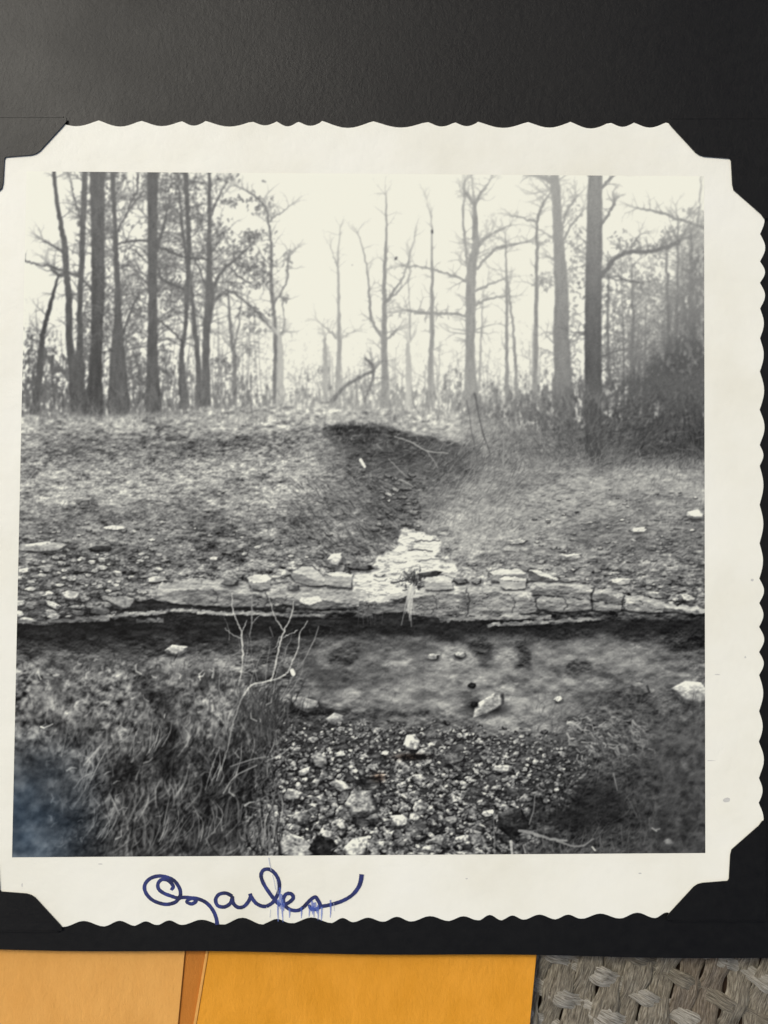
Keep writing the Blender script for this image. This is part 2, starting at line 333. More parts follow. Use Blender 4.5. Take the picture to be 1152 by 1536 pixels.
tree('straight dark trunk with a bushy top at the print edge', [(229, 244, 17), (229, 334, 15), (229, 404, 14.5), (229, 473, 14), (229, 542, 17), (231, 626, 24)], (108, 100),
     [[(236, 369, 5), (258, 378, 5), (278, 386, 4), (305, 388, 3), (318, 393, 3)], [(236, 400, 4), (244, 420, 5), (275, 434, 5)], [(252, 312, 3), (245, 340, 4), (236, 375, 5)], [(236, 480, 3), (258, 497, 3), (275, 515, 3)], [(222, 395, 3), (205, 378, 3)]],
     clumps=[(238, 272, 13, 12, 90), (222, 275, 8, 9, 40), (262, 268, 12, 8, 40), (258, 300, 8, 12, 24), (250, 405, 9, 9, 30), (262, 428, 9, 7, 30), (246, 540, 7, 18, 26), (218, 560, 5, 18, 14)], twigs=26, seed=23, bark=12)
c = Cov(); rnd.seed(55)
for _ in range(60):
    x, y = rnd.uniform(100, 400), rnd.triangular(262, 560, 340)
    if x > 330 and y < 340 or (x < 135 and y < 420): continue
    leaves(c, x, y, rnd.uniform(5, 13), rnd.uniform(4, 10), rnd.randint(5, 14), (.8, 2.2))
    for _ in range(2): twig(c, x, y, rnd.uniform(0, 6.28), rnd.uniform(12, 30), 1.5, 1, soft=1.4)
lay(c, 112., .9, far, .5)
c = Cov(); rnd.seed(58)
for _ in range(34):
    x = rnd.triangular(925, 1062, 1040); b = 690; top = rnd.uniform(330, 520); w = rnd.uniform(1.4, 4)
    line(c, [(x + rnd.gauss(0, 8), top, .8), (x + rnd.gauss(0, 5), (top + b) / 2, w * .8), (x, b, w)], 4, 1.6, .4)
    for k in range(6): twig(c, x, rnd.uniform(top + 20, 600), math.pi / 2 + rnd.choice((-1, 1)) * rnd.uniform(.4, 1.2), rnd.uniform(14, 40), 1.6, 2, soft=1.5)
lay(c, 146 - 60 * sstep(400, 620, YY), .85, far, .5)
c = Cov(); rnd.seed(57)
for _ in range(80):
    x, y = rnd.uniform(905, 1056), rnd.triangular(330, 600, 500)
    leaves(c, x, y, rnd.uniform(5, 14), rnd.uniform(4, 10), rnd.randint(6, 16), (.8, 2.2))
    for _ in range(2): twig(c, x, y, rnd.uniform(0, 6.28), rnd.uniform(14, 34), 1.6, 1, soft=1.4)
lay(c, 150 - 50 * sstep(420, 620, YY), .85, far, .5)
# dead posts and a crooked dead limb in the gap
for lb, x, y0, y1, w, t in (('pale dead post in the bright gap', 488, 508, 604, 7, 178), ('pale broken stump beside the crooked tree', 420, 505, 606, 10, 184), ('weathered pale stump right of the forked pale tree', 613, 516, 622, 9, 190)):
    tree(lb, [(x - 1, y0, w * .6), (x, y0 + 30, w), (x, y1, w * 1.15)], t, twigs=0, seed=int(x), name='printed_stump', bark=7, soft=1.3)
tree('dark crooked dead limb arching over the rise', [(499, 600, 7), (515, 582, 5), (528, 573, 4.5), (545, 563, 4.5), (560, 556, 5), (556, 545, 4.5), (547, 537, 3)], 138,
     [[(561, 556, 4), (556, 580, 4), (546, 603, 4)]], twigs=3, twl=(8, 16), seed=31, name='printed_dead_limb')

# right wood
tree('tangled sapling thicket at the right print edge', [(1037, 355, 5), (1037, 430, 7), (1036, 508, 10), (1032, 600, 14)], (165, 120),
     [[(957, 312, 3), (975, 315, 4), (995, 320, 5), (1025, 331, 5), (1058, 343, 6)], [(1016, 325, 3), (1017, 400, 4), (1014, 500, 6), (1008, 590, 9)], [(1053, 244, 2), (1050, 300, 2), (1046, 340, 3)], [(948, 400, 3), (949, 470, 4), (948, 560, 5)], [(913, 415, 3), (912, 490, 5), (914, 570, 7)], [(1000, 380, 4), (1002, 470, 5), (1004, 570, 7)]],
     clumps=[(1040, 318, 9, 5, 22), (1030, 345, 16, 8, 26), (1040, 400, 12, 14, 46), (1030, 470, 14, 22, 90), (1000, 480, 12, 20, 60), (960, 440, 18, 22, 60), (930, 460, 12, 24, 60), (985, 430, 14, 12, 40), (1010, 540, 26, 22, 190), (960, 530, 24, 24, 120), (920, 540, 12, 24, 70), (1030, 570, 24, 20, 150)],
     twigs=40, twl=(14, 40), seed=33, name='printed_thicket', bark=5)
tree('biggest dark trunk rising from the right bank', [(893, 246, 20.5), (892, 334, 24), (890, 438, 25), (890, 542, 25.5), (890, 640, 24), (891, 694, 26)], (152, 98),
     [[(922, 262, 3.5), (911, 272, 4.5), (901, 284, 5)], [(921, 306, 5), (914, 320, 4), (902, 338, 4)], [(1018, 362, 8), (999, 371, 8), (975, 377, 7), (950, 378, 7), (935, 381, 7), (920, 391, 7), (908, 406, 8), (898, 418, 8)], [(960, 352, 2), (950, 365, 3), (944, 378, 3)], [(925, 415, 3), (940, 420, 3), (965, 425, 2)]],
     clumps=[(1008, 362, 12, 5, 30), (975, 372, 14, 5, 22), (905, 440, 4, 20, 18), (925, 360, 10, 9, 16), (876, 420, 4, 30, 14)], twigs=12, twl=(14, 34), twr=(.3, .9), seed=34, bark=6)

# a dense evergreen-like mass closing the right edge
c = poly([(1064, 310), (1036, 380), (1012, 440), (990, 510), (965, 570), (915, 640), (1064, 680)], 22, 3, 18, 13)
c.v *= np.clip(.25 + .5 * web + sstep(-.08, .08, n1 + n3 * .6 + .12 * lev), 0, 1)[c.s]; lay(c, 132 - 62 * sstep(430, 610, YY), .92)
c = poly([(690, 612), (760, 596), (830, 580), (930, 568), (1074, 540), (1074, 700), (690, 700)], 16, 5, 18, 7)
c.v *= np.clip(.35 + .45 * web + sstep(-.10, .06, n1 + n3 * .6), 0, 1)[c.s]; lay(c, 126 - 26 * sstep(760, 950, XX) - 30 * sstep(580, 660, YY), .9)
# light scattered in the old lens lifts the upper half
g_ = blur(G, 14); G += (g_ - G) * .10 * sstep(650, 430, YY)

# ---- ground tones, read off the print on a coarse grid
gx = [30, 120, 220, 320, 420, 520, 600, 680, 760, 860, 960, 1057]
gt = {
 600: [112, 100, 105, 122, 150, 165, 168, 160, 128, 112, 98, 92],
 618: [120, 112, 118, 130, 158, 172, 172, 160, 128, 104, 88, 82],
 632: [146, 150, 152, 150, 165, 170, 170, 158, 128, 100, 80, 74],
 650: [136, 126, 134, 136, 150, 128, 138, 148, 126, 96, 74, 66],
 680: [122, 102, 120, 126, 140, 112, 100, 112, 122, 96, 76, 68],
 705: [134, 126, 130, 138, 146, 128, 100, 108, 126, 128, 126, 118],
 740: [148, 134, 132, 134, 140, 122, 108, 128, 142, 144, 144, 140],
 770: [126, 112, 112, 118, 120, 112, 112, 140, 146, 140, 130, 124],
 800: [112, 104, 102, 108, 116, 108, 120, 146, 148, 134, 118, 110],
 830: [110, 102, 104, 110, 116, 112, 150, 150, 146, 128, 112, 108],
 862: [108, 100, 106, 118, 126, 140, 150, 150, 134, 124, 112, 110],
 905: [96, 86, 84, 84, 88, 100, 110, 110, 108, 112, 106, 100],
 926: [64, 46, 40, 38, 40, 44, 46, 48, 46, 50, 48, 48],
 948: [44, 34, 34, 36, 42, 42, 44, 44, 46, 54, 50, 40],
 970: [70, 54, 52, 62, 74, 82, 84, 84, 84, 100, 88, 56],
 1000: [94, 84, 98, 104, 96, 92, 98, 104, 106, 104, 98, 84],
 1040: [102, 84, 90, 92, 86, 102, 112, 102, 112, 94, 86, 104],
 1080: [90, 74, 80, 80, 62, 82, 96, 108, 122, 100, 80, 84],
 1120: [84, 72, 66, 60, 56, 74, 76, 78, 98, 84, 74, 74],
 1160: [76, 64, 60, 52, 52, 70, 70, 68, 76, 66, 68, 70],
 1200: [64, 54, 50, 44, 64, 74, 68, 62, 60, 46, 60, 66],
 1240: [64, 54, 50, 48, 66, 78, 68, 64, 54, 40, 56, 62],
 1292: [70, 64, 60, 62, 74, 80, 76, 72, 74, 74, 70, 70]}
gy = sorted(gt); tab = np.array([gt[k] for k in gy], float)
row = np.array([np.interp(XX[0], gx, r) for r in tab])
TONE = np.empty((CH, CW))
for j in range(CW): TONE[:, j] = np.interp(YY[:, 0], gy, row[:, j])
TONE = blur(TONE, 5)


# texture: turf lumps lit from above, flattened by perspective, finer uphill
near = sstep(640, 900, YY)
f1 = field(7, 4, 5, 3); f2 = field(15, 8, 6, 4); f3 = field(46, 20, 7, 3); f4 = field(24, 12, 8, 4)
rightg = sstep(620, 720, XX) * sstep(900, 820, YY) * (1 - .5 * sstep(800, 1000, XX) * sstep(740, 840, YY))
tex = (f1 * .95 + relief(f1, .75)) * (1.0 - .35 * near) + (f2 * 1.0 + relief(f2, 1.2)) * (.6 + .45 * near) + .75 * f3 + relief(f4, 1.4) * near + .5 * FINE
tex = tex * (1 - .35 * rightg)
tex2 = .8 * field(18, 11, 25, 5) + relief(field(14, 9, 26, 4), 1.8) + .5 * field(60, 30, 27, 3) + .3 * FINE
under = sstep(925, 960, YY)
calm = .72 + .38 * sstep(770, 880, YY) - .12 * sstep(600, 700, XX) * sstep(860, 800, YY)
UNDER = 1 + .14 * under * sstep(1080, 1040, YY) * sstep(380, 480, XX)
GR = TONE * UNDER * np.clip(1.12 + .30 * field(90, 60, 190, 3) + (1.2 * calm * tex * (1 - under) + 1.25 * tex2 * under), .2, 2.3)
horizon = 618 + 5 * np.sin(XX / 90) - 6 * np.exp(-((XX - 470) / 130) ** 2) + 22 * sstep(690, 800, XX) + 7 * field(20, 9000, 3, 3)
gm = sstep(-9, 9, YY - horizon + 12 * field(4, 9, 11, 3))
bank = piece('printed_grass_bank', 'rough grassy slope rising to the trees'); rbank = piece('printed_grass_bank', 'tufted grass slope right of the stream bed')
face = piece('printed_earth_bank', 'shadowed earth bank hollowed out below the rock ledge')
weed = piece('printed_weeds', 'dark tangled weeds filling the lower left of the picture')
weedr = piece('printed_weeds', 'dark blurred leafy weeds in the lower right of the picture')
gravel = piece('printed_gravel', 'bed of small angular stones at the bottom of the picture')
gully = piece('printed_gully', 'dark hollow of the gully cut into the far rise')
creek = piece('printed_stream_bed', 'bright wet stone stream bed running to the ledge')
brush = piece('printed_brush', 'dark brush and dead stems on the right rise')
big = [k for k, v in PIECES.items() if v[1] and v[1].startswith('biggest')][0]
bigfoot = ID == big
G[:] = G * (1 - gm) + GR * gm
sel = gm > .5
ID[sel & (YY < 930)] = bank
ID[sel & (XX > 640 + .15 * (YY - 800)) & (YY < 930)] = rbank
ID[sel & (YY >= 930)] = face
put(poly([(18, 1000), (330, 1010), (400, 1080), (425, 1130), (395, 1200), (370, 1300), (0, 1300), (0, 1010)], 10, 3, 20), weed)
put(poly([(850, 1060), (1074, 1050), (1074, 1300), (740, 1300), (800, 1200), (850, 1150)], 10, 5, 20), weedr)
GRAV = [(396, 1116), (440, 1086), (540, 1080), (640, 1084), (740, 1094), (830, 1108), (890, 1150), (872, 1196), (815, 1240), (790, 1300), (352, 1300), (380, 1190)]
put(poly(GRAV, 8, 6, 16), gravel)
put(poly([(700, 606), (1070, 606), (1070, 690), (960, 690), (880, 692), (800, 690), (740, 715), (700, 690)], 8, 13, 16), brush)

def patch(pts, tone, a=.7, rough=6, s=1, sb=3, k=40, tx=None):
    c = poly(pts, rough, s, 14, sb); c.v *= a; t = (tex2 if tx is None else tx)[c.s]; G[c.s] = G[c.s] * (1 - c.v) + np.clip(tone + k * 2 * t, 16, 235) * c.v; return c
rim = np.interp(XX[0], [470, 495, 520, 575, 640, 700, 730], [652, 638, 633, 638, 655, 667, 676])[None, :]
dep = YY - rim
c = poly([(478, 646), (500, 636), (520, 632), (575, 637), (640, 654), (700, 666), (722, 680), (680, 692), (656, 712), (630, 728), (606, 734), (580, 728), (556, 712), (524, 690), (498, 668)], 5, 9, 14, 1.4)
put(c, gully); c.v *= sstep(100, 62, dep)[c.s]; lay(c, np.clip(62 + 26 * sstep(4, 60, dep) + 34 * sstep(590, 690, XX) + 44 * tex + 26 * field(26, 30, 191, 3), 30, 160), .95)
patch([(470, 660), (500, 668), (560, 716), (600, 770), (606, 806), (570, 830), (520, 790), (480, 730)], 106, .62, 8, 10, 8, 34, tex)      # steep left flank
patch([(500, 672), (540, 700), (584, 742), (604, 790), (590, 806), (560, 775), (520, 726)], 80, .6, 7, 17, 6, 40, tex)
patch([(556, 712), (600, 722), (618, 750), (610, 800), (596, 800), (578, 760)], 84, .6, 7, 11, 5, 34, tex)                              # channel
patch([(628, 712), (660, 700), (720, 690), (700, 740), (650, 780), (624, 790), (622, 750)], 122, .5, 8, 13, 7, 34, tex)                   # right flank
patch([(640, 694), (690, 684), (716, 700), (690, 728), (650, 730)], 84, .65, 8, 12, 6, 30, tex)
patch([(440, 640), (488, 644), (520, 690), (500, 720), (440, 700)], 156, .45, 8, 15, 9, 30, tex)                                          # lit shoulder
patch([(470, 622), (540, 618), (640, 640), (700, 655), (690, 664), (630, 650), (560, 634), (490, 634)], 176, .6, 4, 16, 3, 30, tex)        # lit rim
patch([(740, 760), (800, 735), (830, 690), (800, 700), (720, 745)], 104, .4, 8, 12, 5, 30, tex)
for q in ([(100, 655), (200, 648), (330, 652), (345, 672), (200, 684), (110, 690)], [(60, 765), (130, 752), (190, 760), (180, 775), (90, 780)], [(270, 775), (330, 770), (345, 786), (290, 792)], [(230, 655), (440, 645), (440, 668), (300, 676)], [(820, 795), (905, 780), (930, 800), (850, 815)], [(890, 745), (1000, 735), (1050, 752), (960, 765)], [(190, 845), (260, 838), (270, 860), (200, 868)], [(440, 730), (500, 740), (540, 790), (480, 775)], [(400, 770), (460, 780), (520, 830), (440, 815)]):
    patch(q, 88, .5, 10, len(q) * 7 + int(q[0][0]) % 17, 6, 46, tex)
for q in ([(36, 626), (300, 628), (480, 616), (470, 632), (250, 642), (36, 646)], [(40, 715), (110, 712), (130, 745), (60, 760)], [(330, 700), (480, 690), (500, 730), (400, 745)], [(520, 618), (690, 640), (700, 655), (620, 648), (520, 630)], [(120, 735), (200, 735), (210, 762), (150, 770)], [(690, 780), (760, 760), (800, 800), (700, 830)], [(960, 700), (1057, 700), (1057, 735), (970, 740)]):
    patch(q, 166, .45, 10, len(q) * 5 + int(q[0][0]) % 13, 7, 46, tex)
# the biggest trunk stands in front of the rise
c = Cov(850, 930, 580, 712); line(c, [(890, 590, 25), (890, 650, 25), (891, 720, 29)], 4, 3, .3); c.v *= (sstep(590, 615, YY) * sstep(703, 680, YY + 14 * field(5, 9, 192, 2)))[c.s]; lay(c, 92 - 14 * sstep(600, 690, YY) + 22 * ROUGH, .9, big)

# ---- many small marks: grass blades, twigs, grit
def marks(n, fx, fy, ang, da, ln, w, dt, al=(.4, .8), soft=1., curve=0., cond=None):
    for _ in range(n):
        x, y = fx(), fy()
        if cond and not cond(x, y): continue
        i, j = int(y - CY0), int(x - CX0)
        if not (0 <= i < CH and 0 <= j < CW): continue
        a = math.radians(rnd.gauss(ang(x, y) if callable(ang) else ang, da)); L = rnd.uniform(*ln)
        t = TONE[i, j] + rnd.uniform(*dt)
        x1, y1 = x + L * math.cos(a), y - L * math.sin(a); r = rnd.uniform(*w) / 2
        m = r + 2 + abs(curve) * L; A, B, C, D = box(min(x, x1) - m, max(x, x1) + m, min(y, y1) - m, max(y, y1) + m)
        if A >= B or C >= D: continue
        cv = np.zeros((B - A, D - C)); px = XX[A:B, C:D]; py = YY[A:B, C:D]
        k = rnd.uniform(-curve, curve) * L; xm, ym = (x + x1) / 2 + k * math.sin(a), (y + y1) / 2 + k * math.cos(a)
        for (p, q, u, v, ra, rb) in (((x, y, xm, ym, r, r * .85), (xm, ym, x1, y1, r * .85, r * .35)) if curve else ((x, y, x1, y1, r, r * .5),)):
            dx, dy = u - p, v - q; s = np.clip(((px - p) * dx + (py - q) * dy) / (dx * dx + dy * dy + 1e-9), 0, 1)
            d = np.hypot(px - p - s * dx, py - q - s * dy); rr = ra + (rb - ra) * s
            np.maximum(cv, np.clip((rr - d) / soft + .5, 0, 1) * np.minimum(1, 2 * rr + .2), out=cv)
        cv *= rnd.uniform(*al); g = G[A:B, C:D]; g[:] = g * (1 - cv) + t * cv
U = rnd.uniform
rnd.seed(77)
marks(1700, lambda: U(36, 720), lambda: U(592, 640), 90, 22, (5, 20), (.8, 1.8), (-50, 35), (.3, .65), 1.4)
marks(3000, lambda: U(690, 1057), lambda: U(596, 705), lambda x, y: 80 + 30 * math.sin(x / 40), 26, (7, 26), (.7, 1.7), (-36, 40), (.3, .6), 1.4, curve=.2)
marks(40, lambda: U(900, 1057), lambda: U(610, 690), 12, 25, (5, 16), (1, 2.6), (40, 80), (.25, .5), 1.6)
marks(5200, lambda: U(30, 640), lambda: U(632, 925), lambda x, y: 60 + 40 * math.sin(x / 37 + y / 50), 40, (3, 8), (.8, 1.9), (-38, 48), (.25, .6), 1.)
marks(1500, lambda: U(30, 640), lambda: U(632, 925), 5, 14, (4, 12), (1.2, 3.2), (-52, 36), (.25, .6), 1.2, cond=lambda x, y: rnd.random() < .35 + (y - 640) / 300)
marks(3800, lambda: U(640, 1057), lambda: U(690, 880), lambda x, y: 48 + 20 * math.sin(x / 50), 24, (4, 13), (.7, 1.6), (-32, 44), (.25, .55), 1., curve=.15)
marks(1000, lambda: U(760, 1057), lambda: U(740, 910), 4, 14, (4, 12), (1.2, 3.2), (-60, 50), (.3, .7), 1.2)
marks(900, lambda: U(430, 600), lambda: U(715, 850), -42, 14, (5, 16), (1, 2.4), (-60, 35), (.35, .7), 1.1)   # left flank of the gully
marks(700, lambda: U(640, 780), lambda: U(660, 800), 52, 14, (6, 20), (.8, 2), (-45, 40), (.3, .65), 1.1)
marks(160, lambda: U(490, 690), lambda: U(645, 715), -35, 30, (4, 14), (.8, 1.6), (-40, 40), (.3, .6), 1.1)
for pts, t in (([(592, 655, 2), (615, 662, 2.4), (640, 676, 2.2), (672, 680, 1.6)], 165), ([(640, 676, 1.8), (650, 690, 1.6), (656, 702, 1)], 150), ([(583, 688, 1.4), (597, 703, 1.8), (612, 716, 1.2)], 150), ([(590, 718, 1.8), (606, 722, 2), (620, 730, 1.2)], 160), ([(755, 640, 1.2), (755, 700, 1.8)], 150), ([(712, 590, 2), (722, 640, 2), (735, 680, 1.4)], 85), ([(1000, 612, 1), (880, 650, 1)], 110), ([(940, 715, 2), (943, 760, 1.4)], 158), ([(700, 600, 1.4), (708, 650, 1.4), (716, 690, 1)], 95), ([(740, 600, 1.2), (732, 640, 1.2), (728, 690, 1)], 150), ([(198, 630, 1.4), (199, 645, 1.4)], 205)):
    ink(pts, t, .75, 1., .4)
ink([(541, 690, 5), (547, 700, 4)], 214, .95, 1, 0, 3, piece('printed_stone', 'small white stone lying in the dark gully'))

st = field(30, 4.0, 60, 4); bl = field(20, 11, 61, 4); fn = field(5, 3.4, 62, 3)
crack = np.clip(1 - np.abs(field(34, 13, 63, 4)) / .016, 0, 1) * sstep(-.05, .1, field(50, 30, 64, 2))
ROCK = 34 * st + relief(st, 40) + 80 * bl + relief(bl, 260) + 44 * fn + relief(fn, 46) + 50 * field(40, 30, 66, 3)
# ---- stones: little convex solids lit from above
def block(pts_top, pts_front, t1, t2, label, s=1):
    pid = piece('printed_stone', label)
    xs = [q[0] for q in pts_front]; yb = max(q[1] for q in pts_front)
    ink([(min(xs) + 5, yb, 3), (max(xs) - 3, yb, 2.4)], 44, .55, 2.5, .6)
    o_ = pts_top + pts_front; cx_ = sum(q[0] for q in o_) / len(o_); cy_ = sum(q[1] for q in o_) / len(o_); hull = sorted(o_, key=lambda q: math.atan2(q[1] - cy_, q[0] - cx_))
    c = poly([(cx_ + (x - cx_) * 1.10, cy_ + (y - cy_) * 1.16 + 1) for x, y in hull], 1.5, s, 9, 1.5); lay(c, 48, .7)
    for pts, t, k in ((pts_front, t2, .5), (pts_top, t1, .45)):
        c = poly(pts, 1.6, s, 9, .55); put(c, pid); lay(c, np.clip(t + k * ROCK, 16, 234), 1.)
STONES = []; BASE = {}
def stone(x, y, w, h, tone, ang=0., label=None, own=True, seed=None, n=7, top=1.0, name='printed_stone', shadow=.6, flat=.0, grit=.16):
    r_ = random.Random(seed if seed is not None else rnd.random())
    R = max(w, h) * .62 + 4
    A, B, C, D = box(x - R, x + R, y - R, y + R)
    if A >= B or C >= D: return
    px = XX[A:B, C:D] - x; py = YY[A:B, C:D] - y
    if shadow:
        e = np.clip(1.25 - np.hypot(px / (w * .56), (py - h * .28) / (h * .55)), 0, 1) * shadow
        g = G[A:B, C:D]; g[:] = g * (1 - e) + 30 * e
    ca, sa = math.cos(math.radians(ang)), math.sin(math.radians(ang))
    u = (px * ca - py * sa) / (w / 2); v = (px * sa + py * ca) / (h / 2); sc = min(w, h) / 2
    hgt = np.full(u.shape, 9.); sh = np.zeros(u.shape); sd = np.full(u.shape, 9.)
    off = r_.random() * 6.28
    for i in range(n):
        th = off + 6.283 * (i + r_.uniform(-.32, .32)) / n; d = r_.uniform(.80, 1.04)
        q = d - math.cos(th) * u - math.sin(th) * v
        sd = np.minimum(sd, q)
        nz = r_.uniform(.3, .6); L = max(0, -math.sin(th) * .80 - math.cos(th) * .22) * math.sqrt(1 - nz * nz) + .5 * nz
        z = q / nz * .55; k = z < hgt; hgt = np.where(k, z, hgt); sh = np.where(k, L, sh)
    for i in range(3):
        th = r_.random() * 6.28; ti = r_.uniform(.05, .45); z = r_.uniform(.34, .5) - ti * (math.cos(th) * u + math.sin(th) * v)
        L = .62 * math.sqrt(1 - ti * ti) + ti * max(-1, -math.sin(th)) * .55 + .1 * r_.random()
        k = z < hgt; hgt = np.where(k, z, hgt); sh = np.where(k, L, sh)
    cov = np.clip(sd * sc + .5, 0, 1)
    if sc > 5: sh = blur(sh, min(1.5, .06 * sc + .3))
    ns = vn(XX[A:B, C:D] / 3.1, YY[A:B, C:D] / 2.2, int(x) % 50) - .5 + .8 * (vn(XX[A:B, C:D] / 8, YY[A:B, C:D] / 6, int(y) % 50) - .5)
    val = tone * (.24 + 1.1 * sh * top) * (1 + grit * 2 * ns)
    val = val * (1 - flat) + tone * flat
    g = G[A:B, C:D]; g[:] = g * (1 - cov) + np.minimum(val, 226) * cov
    if own:
        b0 = int(ID[min(max(int(y - CY0), 0), CH - 1), min(max(int(x - CX0), 0), CW - 1)]); pid = piece(name, label); BASE[pid] = b0; ID[A:B, C:D][cov > .5] = pid; STONES.append(pid)

rnd.seed(41)
# scattered flat stones on the slopes
pool = []
for _ in range(330):
    y = 775 + 150 * rnd.random() ** .7; x = U(28, 250) if rnd.random() < .75 else U(250, 520)
    if x > 215 and y > 868: continue
    w = U(5, 18) * (.5 + .75 * (y - 775) / 150); pool.append((y, x, w, w * U(.3, .55), rnd.triangular(80, 215, 125), U(-12, 12)))
for _ in range(170):
    y = 730 + 175 * rnd.random() ** .7; x = U(800, 1057)
    if y > 885 and x < 990: continue
    w = U(5, 15) * (.45 + .6 * (y - 730) / 175); pool.append((y, x, w, w * U(.28, .5), rnd.triangular(95, 200, 130), U(-10, 10)))
for _ in range(34):
    y = U(712, 800); x = 604 + U(-26, 18) * (1 + (y - 700) / 160); w = U(5, 11); pool.append((y, x, w * U(.7, 1.5), w * .5, rnd.triangular(70, 170, 105), U(-25, 25)))
for y, x, w, h, t, a in sorted(pool): stone(x, y, w, h, t, a, own=w > 9, n=6, shadow=.5)
for x, y, w, h, t, a, lb in ((66, 820, 74, 15, 168, 3, 'long flat rock half sunk in the left slope'), (171, 792, 34, 7, 225, 2, 'thin bright slab high on the left slope'), (37, 856, 18, 9, 235, 12, 'bright stone at the left edge of the print'),
        (106, 893, 30, 15, 175, 5, 'dark stone with a bright rim on the left slope'), (184, 905, 44, 21, 132, -8, 'rounded grey stone just above the shaded ledge'), (80, 908, 22, 9, 215, -25, 'tilted pale chip on the left slope'),
        (234, 869, 32, 9, 190, 3, 'flat pale slab at the left end of the ledge'), (177, 860, 15, 8, 225, -20, 'small white stone above the ledge'), (40, 930, 26, 8, 200, 0, 'pale slab low at the left edge'), (150, 916, 30, 14, 120, 0, 'dull stone half hidden in the left bank'), (212, 912, 20, 14, 150, 0, 'pale stone beside the rounded grey stone'),
        (1044, 772, 30, 13, 232, 0, 'bright slab at the right edge of the print'), (959, 795, 26, 8, 215, 3, 'thin white slab on the right slope'), (856, 836, 32, 10, 190, 6, 'flat pale rock above the ledge on the right slope'), (776, 813, 34, 9, 172, 3, 'dull flat slab in the right grass'),
        (931, 872, 30, 10, 228, 2, 'flat white stone near the right end of the ledge'), (1030, 897, 26, 10, 175, -8, 'stone on the right end of the ledge'), (1046, 919, 16, 7, 215, 0, 'small bright stone under the right end of the ledge'), (984, 893, 28, 10, 170, -10, 'grey slab resting on the right end of the ledge'), (150, 823, 36, 9, 60, 0, 'dark hollow stone on the left slope')):
    stone(x, y, w, h, t, a, lb, n=6)

# ---- stream bed
CR = [(596, 804), (606, 794), (624, 798), (648, 803), (661, 811), (656, 824), (654, 836), (686, 849), (690, 862), (632, 868), (618, 890), (563, 899), (535, 899), (526, 886), (528, 858), (556, 850), (566, 836), (588, 829), (600, 815)]
cr = poly(CR, 5, 50, 8, .9); put(cr, creek)
wet = field(13, 4.5, 51, 4); rip = field(9, 3.4, 53, 4)
lay(cr, np.clip(218 + 90 * wet + relief(rip, 100) - 46 * sstep(.10, .2, rip), 70, 238), 1)
for pts, t, w in (([(622, 812), (640, 811), (659, 811)], 95, 2), ([(613, 826), (630, 824), (648, 827)], 90, 2.2), ([(590, 843), (602, 844), (610, 842)], 120, 1.5), ([(560, 870), (574, 872), (580, 869)], 130, 1.6), ([(587, 874), (600, 872), (612, 868)], 80, 2.5), ([(630, 842), (650, 838), (668, 840)], 120, 2), ([(566, 858), (585, 856)], 150, 1.4), ([(600, 856), (625, 850), (650, 852)], 150, 1.6)):
    ink([(p[0], p[1], w) for p in pts], t, .75, 1, .7, 5)

# ---- rock ledge
ledge = piece('printed_rock_ledge', 'left half of the layered limestone ledge, pale on top')
ledge2 = piece('printed_rock_ledge', 'thin lower rock layer with a bright edge on the left')
ledge3 = piece('printed_rock_ledge', 'broken right half of the limestone ledge with cracked blocks')
def slab(pts, tone, pid, rough=2.5, s=1, a=1.0, k=1.0, cr=.55):
    c = poly(pts, rough, s, 9, .6); put(c, pid); t = np.clip((tone + k * ROCK) * (1 - cr * crack), 16, 232); lay(c, t, a)
slab([(170, 922), (214, 898), (245, 902), (300, 907), (400, 912), (500, 912), (620, 915), (620, 940), (170, 938)], 40, ledge, 4, 70, .85, .35)
def layer(top, bot, drop, t1, t2, pid, s, k=.8):
    '''one rock layer: a lit upper edge and a shaded face, its foot in shadow'''
    ft = [(x, y + drop) for x, y in top]
    slab(ft + bot[::-1], t2, pid, 2.6, s, 1, k, .6)
    ink([(x, y + 1, 3.2) for x, y in bot], 30, .65, 2.4, .7, 4)
    slab([(x, y) for x, y in top] + [(x, y + 3 + rnd.uniform(-1.5, 1.5)) for x, y in ft[::-1]], t1, pid, 3.2, s + 5, np.clip(.72 + 2.2 * np.roll(bl, s * 41, 1), .1, 1) if drop < 4 else .92, .7, .3)
rnd.seed(64)
layer([(236, 876), (262, 870), (300, 868), (340, 871), (380, 876), (416, 882), (446, 892)], [(230, 899), (268, 906), (310, 909), (351, 911), (400, 910), (440, 906)], 13, 170, 122, ledge, 71)
layer([(400, 880), (430, 876), (470, 878), (510, 884), (552, 890)], [(430, 908), (470, 914), (510, 913), (552, 908)], 16, 166, 106, ledge, 72)
slab([(452, 896), (478, 894), (482, 902), (463, 908), (450, 903)], 214, ledge, 2, 73, .9, .4, .2)
layer([(540, 892), (566, 896), (600, 890), (624, 884)], [(536, 918), (566, 921), (600, 918), (624, 923)], 6, 190, 100, ledge, 74)
layer([(430, 912), (480, 916), (530, 915), (560, 921)], [(430, 922), (480, 927), (530, 928), (560, 928)], 2, 92, 60, ledge, 75)
layer([(140, 926), (170, 921), (229, 916), (268, 912), (300, 913)], [(140, 930), (170, 926), (229, 922), (268, 919), (300, 920)], 2, 150, 104, ledge2, 76)
layer([(296, 915), (330, 918), (372, 916), (424, 919), (490, 922)], [(296, 920), (330, 924), (372, 922), (424, 925), (490, 926)], 2, 150, 96, ledge2, 77)
layer([(26, 928), (60, 930), (100, 926), (165, 924)], [(26, 935), (60, 938), (100, 935), (165, 932)], 3, 140, 88, ledge2, 78)
layer([(205, 930), (222, 927), (246, 929)], [(205, 934), (222, 935), (246, 933)], 2, 120, 80, ledge2, 79)
